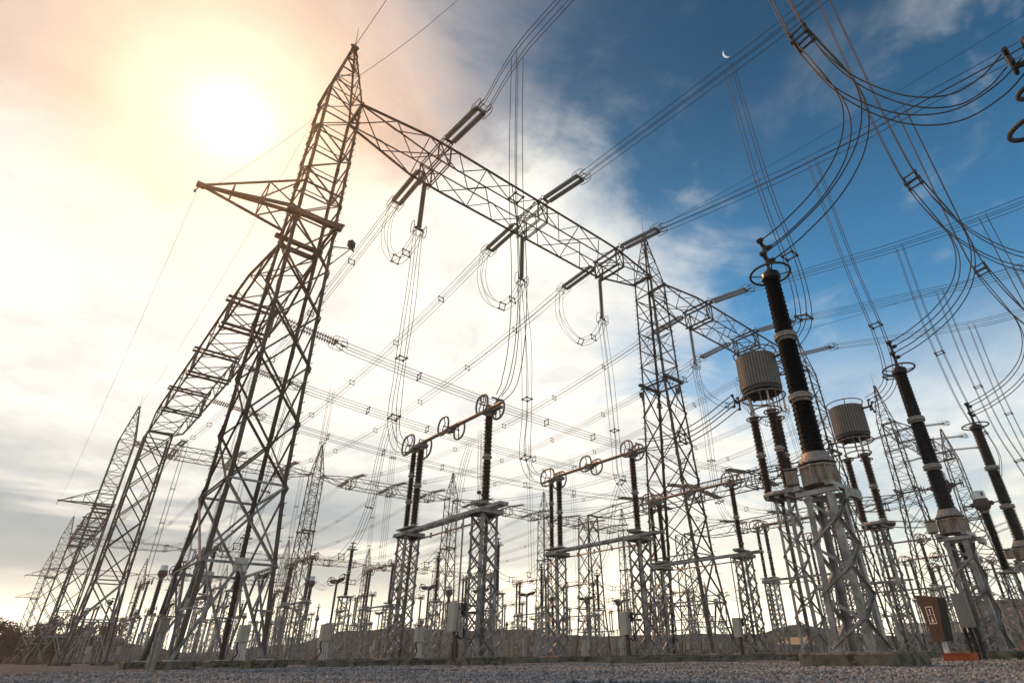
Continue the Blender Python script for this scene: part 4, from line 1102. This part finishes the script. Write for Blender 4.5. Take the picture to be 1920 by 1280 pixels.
for k, (x, w) in enumerate(zip(PX, wh)):
    pts = [(x + (iox[k] - x) * min(1, i / 4), y, z) for i, (y, z) in enumerate(D[k % 3])]
    bundle(crom(pts, 7), 'dropper hanging from the single string under the ' + w, 'dropper cable', 'droppers below the front beam', spacers=(0.32, 0.55), r=0.016, w=0.42, taper=(1, 0.5), wave=0.03)
bundle(crom([(10.95, 14.6, 27.4), (10.95, 14.55, 22.0), (10.95, 14.4, 17.5), (11.0, 14.15, 13.0), (11.05, 14.3, 10.4), (11.15, 14.8, 9.0), (11.25, 15.5, 8.6)], 7), 'long straight dropper beside the first rail ending at the nearest disconnector head', 'dropper cable', spacers=(0.33,), r=0.016, w=0.42, taper=(1, 0.6))
TR = [(0.0, 26.25), (-0.15, 18.4), (-0.45, 13.6), (-0.35, 11.5), (0.1, 10.75), (0.85, 10.45)]
for k, (x0, x1, l) in enumerate([(19.0, 19.3, 'dropper curving into the larger drum coil'), (27.5, 27.35, 'dropper curving into the smaller drum coil')]):
    bundle(crom([(x0 + (x1 - x0) * i / 5, 7.45 + dy, z - (0.5 if k and i == 0 else 0)) for i, (dy, z) in enumerate(TR)], 7), l, 'dropper cable', 'droppers to the drum coils', spacers=(0.36, 0.62), r=0.017, w=0.42, taper=(1, 1))
for k, (x, z0) in enumerate([(39.6, 25.4), (47.6, 25.2), (55.6, 25.2)]):
    bundle(crom([(x, 7.1, z0), (x - 0.1, 7.2, 19.3), (x - 0.2, 7.0, 13.9), (x - 0.3, 6.6, 11.2), (x - 0.6, 6.4, 9.8), (x - 1.1, 6.6, 8.6)], 7), '%s of the droppers hanging at the right beyond the dark bushings' % ord_[k], 'dropper cable', 'droppers at the right', spacers=(0.3, 0.6), r=0.017, w=0.42)
# droppers nearest the camera: each comes down, turns to the switch on the near side and tees off to a bushing
NL = ['nearest', 'second', 'third']
for k, (x, xe) in enumerate([(10.35, 11.4), (18.6, 19.4), (27.6, 27.45)]):
    top = 25.6
    pts = [(x, 2.6, top), (x + (xe - x) * .25, 2.55, 21.0), (x + (xe - x) * .6, 2.5, 17.0), (xe, 2.38, 14.7), (xe, 2.05, 13.0), (xe, 1.6, 11.7), (xe, 0.95, 10.55), (xe, 0.25, 9.95), (xe, -0.4, 9.95), (xe, -0.85, 10.2)]
    bundle(crom(pts, 7), '%s heavy dropper sweeping from overhead to the upper right switch' % NL[k], 'dropper cable', 'heavy droppers at upper right', spacers=(0.33,), r=0.016, w=0.40, m='cable', tags=())
    pts = [(xe, 2.42, 15.2), (xe, 2.1, 13.6), (xe, 1.85, 12.2), (xe, 1.9, 11.2), (xe, 2.3, 10.3), (xe, 3.05, 9.6), (xe, 4.0, 9.15), (xe, 4.68, 8.97)]
    bundle(crom(pts, 7), '%s curved four cable lead dropping onto a tall bushing' % NL[k], 'lead cable', 'curved leads onto the tall bushings', r=0.017, w=0.40, m='cable', taper=(1, 1), spacers=(0.02,))
for k, x in enumerate([39.6, 47.6, 55.6]):
    bundle(crom([(x, 2.2, 24.9 - 0.1 * k), (x, 2.1, 19), (x, 2.0, 14), (x, 1.6, 11.5), (x, 0.6, 10.0), (x, -0.8, 9.6)], 6), '%s of the long thin droppers at the right edge' % ord_[k], 'dropper cable', 'long thin droppers at the right edge', spacers=(0.3, 0.55), r=0.018, w=0.40)
# low leads between equipment
for k, x in enumerate(IX[1:]):
    bundle(crom([(x, 15.6, 8.55), (x, 14.6, 8.35), (x, 13.3, 8.25), (x, 12.0, 8.5), (x, 10.6, 9.0)], 7), ['four cable lead from the second disconnector to the larger drum coil', 'four cable lead from the third disconnector to the smaller drum coil'][k], 'lead cable', 'leads to the drum coils', spacers=(0.5,), r=0.021, w=0.42, m='cable')
for k, x in enumerate(XC[3:7]):
    bundle(crom([(x, 15.6, 8.55), (x, 13.6, 8.2), (x, 11.6, 8.2), (x, 9.9, 8.6)], 7), '%s of the leads running right from the farther front disconnectors' % ord_[k], 'lead cable', 'leads from the farther front disconnectors', spacers=(0.5,), r=0.02, w=0.42, m='cable')
# droppers from the busbar lines to the posts behind
for k, x in enumerate([11.4, 19.4, 27.4, 47.4]):
    bundle(crom([(x - 0.4, 41.6, 17.3 - 0.12 * k), (x - 0.2, 42.9, 14.9), (x, 44.0, 11.3), (x, 45.2, 9.2), (x, 46.1, 8.45)], 7), '%s of the curved droppers from the busbars to the ringed posts' % ord_[k], 'dropper cable', 'curved droppers to the ringed posts', spacers=(0.55,), r=0.018)
bundle(crom([(27.4, 40.3, 16.9), (27.4, 40.0, 13.5), (27.4, 39.2, 10.8), (27.4, 38.2, 9.2), (27.4, 37.4, 8.45)], 7), 'curved dropper into the post right of the first disconnector', 'dropper cable', spacers=(0.55,), r=0.018)
for k, x in enumerate(XC[:9]):
    bundle(crom([(x, 46.0, 8.4), (x, 48.0, 7.6), (x, 51.0, 7.4), (x, 54.0, 8.4)], 6), '%s of the sagging leads between posts and second row disconnectors' % ord_[k], 'lead cable', 'sagging leads to the second row', spacers=(0.35, 0.65), r=0.018, merged=True)
    bundle(crom([(x, 60.3, 8.3), (x, 62.5, 7.5), (x, 64.5, 7.6), (x, 66.2, 8.1)], 6), '%s of the sagging leads between second row disconnectors and breakers' % ord_[k], 'lead cable', 'sagging leads to the breakers', spacers=(0.5,), r=0.018, merged=True)
    bundle(crom([(x, 70.0, 8.1), (x, 72.0, 7.6), (x, 75.0, 8.5)], 6), '%s of the short leads between breakers and round headed transformers' % ord_[k], 'lead cable', 'short leads to the round heads', r=0.018, merged=True)
for k, x in enumerate(XC[:6]):
    for j, (ya, yb) in enumerate([(58, 57.2), (88, 87.0)]):
        bundle(crom([(x, ya, 26.2), (x, (ya + yb) / 2, 17.0), (x, yb, 9.0)], 6), '%s vertical dropper %s' % (ord_[k], ['onto the second row disconnectors', 'onto the third row disconnectors'][j]), 'dropper cable', ['vertical droppers onto the second row', 'vertical droppers onto the third row'][j], spacers=(0.3, 0.6), r=0.018, merged=True, seg=4)

# shield wires between the peaks
def shield(pts, label, r=0.012, sag=0.6):
    b = MB(); a = Vector(pts[0]); p = [q - a for q in sagline(pts[0], pts[1], sag, 30)]; b.tube(p, r, 4)
    o = bpy.data.objects.new('shield_wire', b.mesh('shield_wire', [M['wire']])); COL.objects.link(o); o.location = a
    o['label'] = label; o['category'] = 'wire'
shield([(5.35, GY, 33.5), (6.5, 2.0, 36.5)], 'thin wire rising from the tall left tower peak to the top edge', 0.018)
shield([(32.65, GY, 33.5), (5.8, 5.5, 27.5)], 'thin wire from the middle tower peak passing behind the left tower peak', 0.016) if False else None
shield([(6.29, 26.0, 33.43), (13.8, 26.0, 52.6)], 'thin wire rising right from behind the left peak to the top edge', 0.018)
shield([(32.65, GY, 33.5), (32.0, -30, 32.0)], 'thin shield wire rising right from the middle tower peak', 0.018, 1.5)
shield([(59.95, GY, 33.5), (59.0, -30, 31.0)], 'thin shield wire rising right behind the nearest tall bushing', 0.018, 1.5)
shield([(4.5, 25.0, 27.4), (0.9, 24.4, 19.0)], 'faint wire from the left tower shoulder to the side arm tip', 0.010, 0.3)
shield([(0.55, 24.2, 18.5), (0.6, 98.0, 19.5)], 'faint wire running from the side arm tip back toward the second left tower', 0.007, 4.0)
shield([(5.35, GY, 33.4), (5.35, Y1, 33.4)], 'faint wire from the left peak back to the second left tower peak', 0.012, 2.5)
shield([(32.65, GY, 33.4), (32.8, Y1, 33.4)], 'faint wire from the middle peak back to a distant peak', 0.012, 2.5)

# ================================================================== SMALL THINGS ON THE GROUND
def simple(name, label, cat, parts, loc=(0, 0, 0), rz=0.0, group=None, sc=None):
    A = Asm()
    for nm, m_, fn in parts: fn(A.part(nm, m_))
    return A.place(name, label, cat, loc, (0, 0, rz), group, scale=sc)

def sign_body(b):
    lo, hi = 0.20, 0.46; vs = []
    for z, w, o in ((0.48, 0.22, 0.02), (1.92, 0.42, -0.06)):
        vs += [(-w, -0.16, z + (0.06 if z > 1 else 0)), (w, -0.16, z - (0.08 if z > 1 else 0)), (w, 0.24, z - (0.08 if z > 1 else 0)), (-w, 0.24, z + (0.06 if z > 1 else 0))]
    b.add(vs, [(3, 2, 1, 0), (4, 5, 6, 7), (0, 1, 5, 4), (1, 2, 6, 5), (2, 3, 7, 6), (3, 0, 4, 7)])
def sign_mark(b):
    y = -0.168
    for x0, x1, z0, z1 in ((-0.15, 0.13, 1.55, 1.575), (-0.15, 0.13, 1.02, 1.045), (-0.15, -0.125, 1.045, 1.55), (0.105, 0.13, 1.045, 1.55)):
        b.box(((x0 + x1) / 2, y, (z0 + z1) / 2), (x1 - x0, 0.006, z1 - z0))
    b.box((-0.01, y, 1.31), (0.20, 0.006, 0.016))
    # small arrow above and drop below the dividing line
    b.lathe([(0.03, -0.003), (0.03, 0.003)], (-0.01, y, 1.47), 12, 'y'); b.box((-0.01, y, 1.40), (0.035, 0.006, 0.11))
    b.lathe([(0.045, -0.003), (0.045, 0.003)], (-0.01, y, 1.13), 12, 'y'); b.box((-0.01, y, 1.21), (0.03, 0.006, 0.09)); b.box((-0.01, y, 1.075), (0.12, 0.006, 0.014))
simple('information_sign', 'dark brown tapered sign box with a white framed symbol, on a short pale post', 'sign', [
    ('body', 'sign', sign_body), ('side_panel', 'signside', lambda b: b.add([(0.222, -0.15, 0.49), (0.222, 0.235, 0.49), (0.424, 0.235, 1.83), (0.424, -0.15, 1.83), (0.214, -0.15, 0.49), (0.214, 0.235, 0.49), (0.416, 0.235, 1.83), (0.416, -0.15, 1.83)], [(0, 1, 2, 3), (7, 6, 5, 4), (0, 4, 5, 1), (2, 6, 7, 3), (0, 3, 7, 4), (1, 5, 6, 2)])),
    ('symbol_panel', 'signmark', sign_mark), ('post', 'pipe', lambda b: b.box((0.02, 0.02, 0.28), (0.12, 0.12, 0.5)))], (24.7, 7.5, 0.02), -1.95)

def cab(b): b.box((0, 0, 1.05), (0.42, 0.24, 0.78))
simple('cable_cabinet', 'grey sloping cabinet on a dark bundle of pipes beside the second bushing support', 'cabinet', [
    ('body', 'boxgrey', lambda b: b.box((0, 0, 1.12), (0.22, 0.30, 0.80))), ('door', 'boxgrey', lambda b: b.box((-0.118, 0, 1.12), (0.015, 0.26, 0.72))),
    ('conduit', 'black', lambda b: [b.tube([(0.05, q, 0.74), (0.08, q * 1.1, 0.45), (0.06, q, 0.0)], 0.045, 8) for q in (-0.12, 0.0, 0.12)]),
    ('bracket', 'steel_dark', lambda b: [b.box((0.35, 0, z), (0.5, 0.06, 0.06)) for z in (0.95, 1.3)])], (18.55, 4.95, 0))
simple('cable_cabinet', 'small grey hooded cabinet on a metal post at the foot of the tall left tower', 'cabinet', [
    ('body', 'boxgrey', lambda b: b.box((0, 0, 1.0), (0.20, 0.26, 0.30))), ('hood', 'boxgrey', lambda b: b.box((0, 0, 1.165), (0.26, 0.32, 0.03))),
    ('post', 'flange', lambda b: [b.tube([(0.0, 0, 0.86), (0.02, 0, -0.02)], 0.055, 10), b.tube([(-0.09, 0.05, 0.86), (-0.07, 0.05, -0.02)], 0.03, 8)])], (3.15, 18.75, 0))
for x, y, l in [(19.1, 48.2, 'pale cabinet on splayed white pipes left of the first disconnector'), (10.2, 37.3, 'pale cabinet on white pipes seen inside the legs of the tall left tower'), (28.1, 49.6, 'pale cabinet on white pipes between the two columns of the first disconnector')]:
    simple('marshalling_cabinet', l, 'cabinet', [
        ('body', 'box', lambda b: b.box((0, 0, 1.75), (0.62, 0.5, 1.0))), ('door', 'box', lambda b: b.box((0, -0.262, 1.75), (0.54, 0.02, 0.92))), ('handle', 'black', lambda b: b.box((0.2, -0.285, 1.8), (0.03, 0.02, 0.1))),
        ('conduit', 'pipe', lambda b: [b.tube([(0.25 - 0.1 * k, 0, 1.3), (0.35 - 0.22 * k, 0.05, 0.0)], 0.05, 8) for k in range(4)]),
        ('flexible_cable', 'black', lambda b: b.tube([(-0.25, -0.1, 1.28), (-0.28, -0.12, 1.0), (-0.15, -0.12, 0.6), (-0.35, -0.12, 0.35), (-0.45, -0.1, 0.0)], 0.05, 8))], (x, y, 0), sc=0.85 if x < 12 else 1.15)

rk = random.Random(5)
def kerb(x0, x1, y0, y1, label, m_='concrete_kerb', h=0.13, w=0.30):
    a = Vector((x0, y0, 0)); c = Vector((x1, y1, 0)); L = (c - a).length; t = (c - a) / L; A = Asm()
    b = A.part('trench_wall', m_); n = max(1, int(L / 0.9))
    cv = A.part('trench_cover', m_)
    ang = math.atan2(t.y, t.x)
    for i in range(n):
        p = t * ((i + 0.5) * L / n); b.box((p.x, p.y, h / 2 - 0.1), (L / n - 0.006, w, h + 0.2 - 0.04), ang)
        cv.box((p.x, p.y, h + rk.uniform(-0.004, 0.004)), (L / n - 0.03, w + 0.06, 0.04), ang + rk.uniform(-0.01, 0.01))
    A.place('cable_trench', label, 'cable trench', (x0, y0, 0))
kerb(13.5, 60, 12.9, 12.9, 'long low concrete cable trench running behind the right hand supports')
kerb(7.3, 34, 19.4, 19.4, 'low concrete cable trench crossing behind the first disconnector')
kerb(5.0, 30, 30.5, 30.5, 'low concrete cable trench behind the tall left tower')
b = MB(); b.box((0, 0, 0.05), (0.25, 0.62, 0.16), 0.0); b.box((0, 0, 0.13), (0.29, 0.66, 0.025))
o = bpy.data.objects.new('kerb_block', b.mesh('kerb_block', [M['orange']])); COL.objects.link(o); o.location = (16.4, 4.72, 0.02); o.rotation_euler = (0, 0, -0.05)
o['label'] = 'bright orange painted kerb block between the second bushing support and the sign'; o['category'] = 'kerb block'

# buildings far behind on the right
def hut(loc, rz, w, d, h, roof, rc, wc, name, label, wins=3, over=0.5):
    A = Asm()
    b = A.part('wall', wc); b.box((0, 0, h / 2), (w, d, h))
    r = A.part('roof', rc)
    W2, D2 = w / 2 + over, d / 2 + over
    r.add([(-W2, -D2, h), (W2, -D2, h), (W2, D2, h), (-W2, D2, h), (-W2 * 0.9, 0, h + roof), (W2 * 0.9, 0, h + roof), (-W2, -D2, h - 0.15), (W2, -D2, h - 0.15), (W2, D2, h - 0.15), (-W2, D2, h - 0.15)],
          [(0, 1, 5, 4), (2, 3, 4, 5), (3, 0, 4), (1, 2, 5), (9, 8, 7, 6), (6, 7, 1, 0), (7, 8, 2, 1), (8, 9, 3, 2), (9, 6, 0, 3)])
    for k in range(wins):
        x = -w / 2 + w * (k + 0.5) / wins
        f = A.part('window', 'trapdark'); fi = A.idx(); f.box((x, -d / 2 - 0.02, h * 0.55), (w / wins * 0.5, 0.06, h * 0.35))
        fr = A.part('frame', 'boxgrey', parent=fi); fr.box((x, -d / 2 - 0.04, h * 0.55 + h * 0.19), (w / wins * 0.56, 0.08, 0.1)); fr.box((x, -d / 2 - 0.04, h * 0.55 - h * 0.19), (w / wins * 0.56, 0.1, 0.1)); fr.box((x, -d / 2 - 0.05, h * 0.55), (0.07, 0.08, h * 0.35))
    dd = A.part('door', 'signside'); dd.box((w / 2 - 0.9, -d / 2 - 0.03, 1.05), (0.95, 0.06, 2.1))
    A.place(name, label, 'building', loc, (0, 0, rz))
M['roofyellow'] = mat('faded_yellow_roof', (0.28, 0.24, 0.14), 0.9, 0.0, (0.36, 0.31, 0.19), 0.6)
M['roofteal'] = mat('pale_green_roof', (0.30, 0.36, 0.34), 0.6, 0.0, (0.38, 0.44, 0.42), 0.6)
M['roofgrey'] = mat('grey_roof', (0.16, 0.145, 0.14), 0.7, 0.0, (0.22, 0.20, 0.19), 0.6)
M['wallgrey'] = mat('rendered_wall', (0.30, 0.28, 0.26), 0.85, 0.0, (0.38, 0.36, 0.33), 0.8)
M['walldark'] = mat('dark_wall', (0.07, 0.075, 0.06), 0.85, 0.0, (0.11, 0.11, 0.09), 0.8)
def polar(a, d): return (d * math.cos(math.radians(a)), d * math.sin(math.radians(a)), 0)
hut(polar(27.6, 215), math.radians(-60), 9, 7, 2.6, 2.0, 'roofyellow', 'walldark', 'pavilion', 'small pavilion with a pale yellow roof in front of the hill', 3, 0.9)
hut(polar(17.0, 110), math.radians(-70), 9, 6, 2.6, 1.4, 'roofteal', 'walldark', 'shed', 'low shed with a pale green roof behind the nearest bushing support', 3)
hut(polar(11.8, 120), math.radians(-72), 12, 8, 3.0, 4.2, 'roofgrey', 'wallgrey', 'house', 'grey roofed house just left of the brown sign', 3)
hut(polar(7.8, 125), math.radians(-80), 14, 8, 4.2, 4.4, 'roofgrey', 'wallgrey', 'house', 'wide grey roofed house right of the brown sign', 4)
hut(polar(2.5, 130), math.radians(-80), 12, 8, 3.6, 3.2, 'roofgrey', 'wallgrey', 'house', 'grey roofed house at the right edge', 3)

# earth mound beside the houses
M['earth'] = mat('red_earth', (0.13, 0.065, 0.045), 0.95, 0.0, (0.19, 0.10, 0.07), 0.6, 1.0, 3)
b = MB(); rg = random.Random(2); n = 22; vs = []; fs = []
for j in range(9):
    for i in range(n):
        r = 4.6 * (1 - j / 8); a = 2 * PI * i / n; vs.append((r * math.cos(a) * (1 + rg.uniform(-.08, .08)), r * math.sin(a) * (1 + rg.uniform(-.08, .08)), 2.6 * math.sin(j / 8 * PI / 2) + rg.uniform(-0.12, 0.12) * (j > 0)))
for j in range(8):
    for i in range(n): fs.append((j * n + i, j * n + (i + 1) % n, (j + 1) * n + (i + 1) % n, (j + 1) * n + i))
b.add(vs, fs)
o = bpy.data.objects.new('earth_mound', b.mesh('earth_mound', [M['earth']], False)); COL.objects.link(o); o.location = polar(9.8, 85); o['label'] = 'reddish earth mound beside the brown sign'; o['category'] = 'earth mound'

# trees standing in front of the ridge
M['leaf'] = mat('dark_foliage', (0.012, 0.016, 0.009), 0.95, 0.0, (0.030, 0.036, 0.018), 0.8, spec=0.1)
M['bark'] = mat('bark', (0.05, 0.04, 0.03), 0.9, 0.0, (0.08, 0.06, 0.05), 4.0)
def tree(seed, H, R):
    rg = random.Random(seed); A = Asm()
    t = A.part('trunk', 'bark'); t.tube([(0, 0, -0.2), (0.1, 0, H * 0.3), (0.05, 0.1, H * 0.75)], H * 0.035, 7, r2=H * 0.008)
    for k in range(7):
        a = rg.random() * 2 * PI; z = H * rg.uniform(0.25, 0.6); t.tube([(0, 0, z), (R * 0.4 * math.cos(a), R * 0.4 * math.sin(a), z + H * 0.12), (R * 0.7 * math.cos(a), R * 0.7 * math.sin(a), z + H * 0.2)], H * 0.012, 5, r2=H * 0.004)
    c = A.part('crown', 'leaf'); vs = []; fs = []
    cl = []
    for k in range(26):
        a = rg.random() * 2 * PI; rr = R * 0.75 * math.sqrt(rg.random()); z = H * rg.uniform(0.35, 0.95); rr *= 1.25 - 0.9 * max(0, z / H - 0.5)
        cl.append((rr * math.cos(a), rr * math.sin(a), z, R * rg.uniform(0.18, 0.38)))
    for (x, y, z, r) in cl:
        for q in range(90):
            v = Vector((rg.gauss(0, 1), rg.gauss(0, 1), rg.gauss(0, 0.8))).normalized() * r * rg.uniform(0.55, 1.05)
            p = Vector((x, y, z)) + v; u = Vector((rg.uniform(-1, 1), rg.uniform(-1, 1), rg.uniform(-1, 1))).normalized(); w = u.cross(Vector((rg.uniform(-1, 1), rg.uniform(-1, 1), 1))).normalized(); s = R * rg.uniform(0.04, 0.08)
            k0 = len(vs); vs += [p - u * s, p + w * s * 0.7, p + u * s, p - w * s * 0.7]; fs.append((k0, k0 + 1, k0 + 2, k0 + 3))
    c.add(vs, fs); return A
trees = [tree(11, 9, 4.6), tree(12, 11, 4.2), tree(13, 7.5, 4.0)]
tp = random.Random(9); k = 0
spots = []
for i in range(34): spots.append((83.5 + 15 * i / 34 + tp.uniform(-.2, .2), tp.uniform(215, 245)))
for i, (a, d) in enumerate(spots):
    p = polar(a, d); grp = 'dark trees along the horizon at far left' if a > 83 else ('dark trees in front of the right hill' if a < 40 else 'dark trees along the horizon behind the left tower')
    trees[i % 3].place('tree', {'d': 'dark leafy tree in the line of trees on the horizon at far left', 'r': 'dark leafy tree in front of the hill at right', 'm': 'dark leafy tree on the horizon behind the tall left tower'}['d' if a > 83 else ('r' if a < 40 else 'm')], 'tree', p, (0, 0, tp.random() * 6), group=grp, merged=False, scale=tp.uniform(0.75, 1.15) * (1.0 if a > 83 else 0.85))

# crescent moon, far beyond the yard
A = Asm(); mb = A.part('moon', 'box'); Dm = 4000.0
mo_dir = Vector((0.93, 0.36, 1.33)).normalized(); up_ = Vector((0.25, -0.9, 0.35)); xr = mo_dir.cross(Vector((0, 0, 1))).normalized(); yu = xr.cross(mo_dir)
Rm = 26.0; vs = []; N = 24
th0 = math.radians(-50)
outer = []; inner = []
for i in range(N + 1):
    a = math.radians(-100 + 200 * i / N) ; outer.append((-Rm * math.cos(a), Rm * math.sin(a)))
for i in range(N + 1):
    a = math.radians(-100 + 200 * i / N); k_ = 0.62; inner.append((-Rm * k_ * math.cos(a) + (Rm * math.cos(math.radians(100)) * (k_ - 1)), Rm * math.sin(a)))
rot = math.radians(28)
def pl(x, y, dz): 
    X = x * math.cos(rot) - y * math.sin(rot); Y = x * math.sin(rot) + y * math.cos(rot); return xr * X + yu * Y + mo_dir * dz
for dz in (0, 6):
    for x, y in outer: vs.append(pl(x, y, dz))
    for x, y in inner: vs.append(pl(x, y, dz))
n1 = N + 1; fs = []
for i in range(N):
    fs += [(i, i + 1, n1 + i + 1, n1 + i), (2 * n1 + i, 3 * n1 + i, 3 * n1 + i + 1, 2 * n1 + i + 1), (i, 2 * n1 + i, 2 * n1 + i + 1, i + 1), (n1 + i, n1 + i + 1, 3 * n1 + i + 1, 3 * n1 + i)]
Mm = bpy.data.materials.new('moonlit_rock'); Mm.use_nodes = True
em = Mm.node_tree.nodes['Principled BSDF']; em.inputs['Base Color'].default_value = (0.5, 0.5, 0.5, 1); em.inputs['Emission Color'].default_value = (0.80, 0.88, 0.95, 1); em.inputs['Emission Strength'].default_value = 0.6
me = MB(); me.add(vs, fs); o = bpy.data.objects.new('moon', me.mesh('moon', [Mm])); COL.objects.link(o); o.location = mo_dir * Dm
o['label'] = 'small pale crescent moon in the blue sky'; o['category'] = 'moon'

# haze: thin volume added to give a warm glow towards the sun
HAZE = True
if HAZE:
    b = MB(); b.box((0, 0, 26.5), (930, 930, 57))
    Mh = bpy.data.materials.new('glow_haze'); Mh.use_nodes = True
    t = Mh.node_tree; t.nodes.clear(); q = NG(t)
    vol = q.n('ShaderNodeVolumePrincipled'); vol.inputs['Density'].default_value = 0.0005; vol.inputs['Color'].default_value = (0.95, 0.93, 0.90, 1); vol.inputs['Anisotropy'].default_value = 0.84
    out = q.n('ShaderNodeOutputMaterial'); q.l(vol.outputs[0], out.inputs['Volume'])
    o = bpy.data.objects.new('haze', b.mesh('haze', [Mh])); COL.objects.link(o); o['kind'] = 'stuff'
print('objects', len(bpy.data.objects))
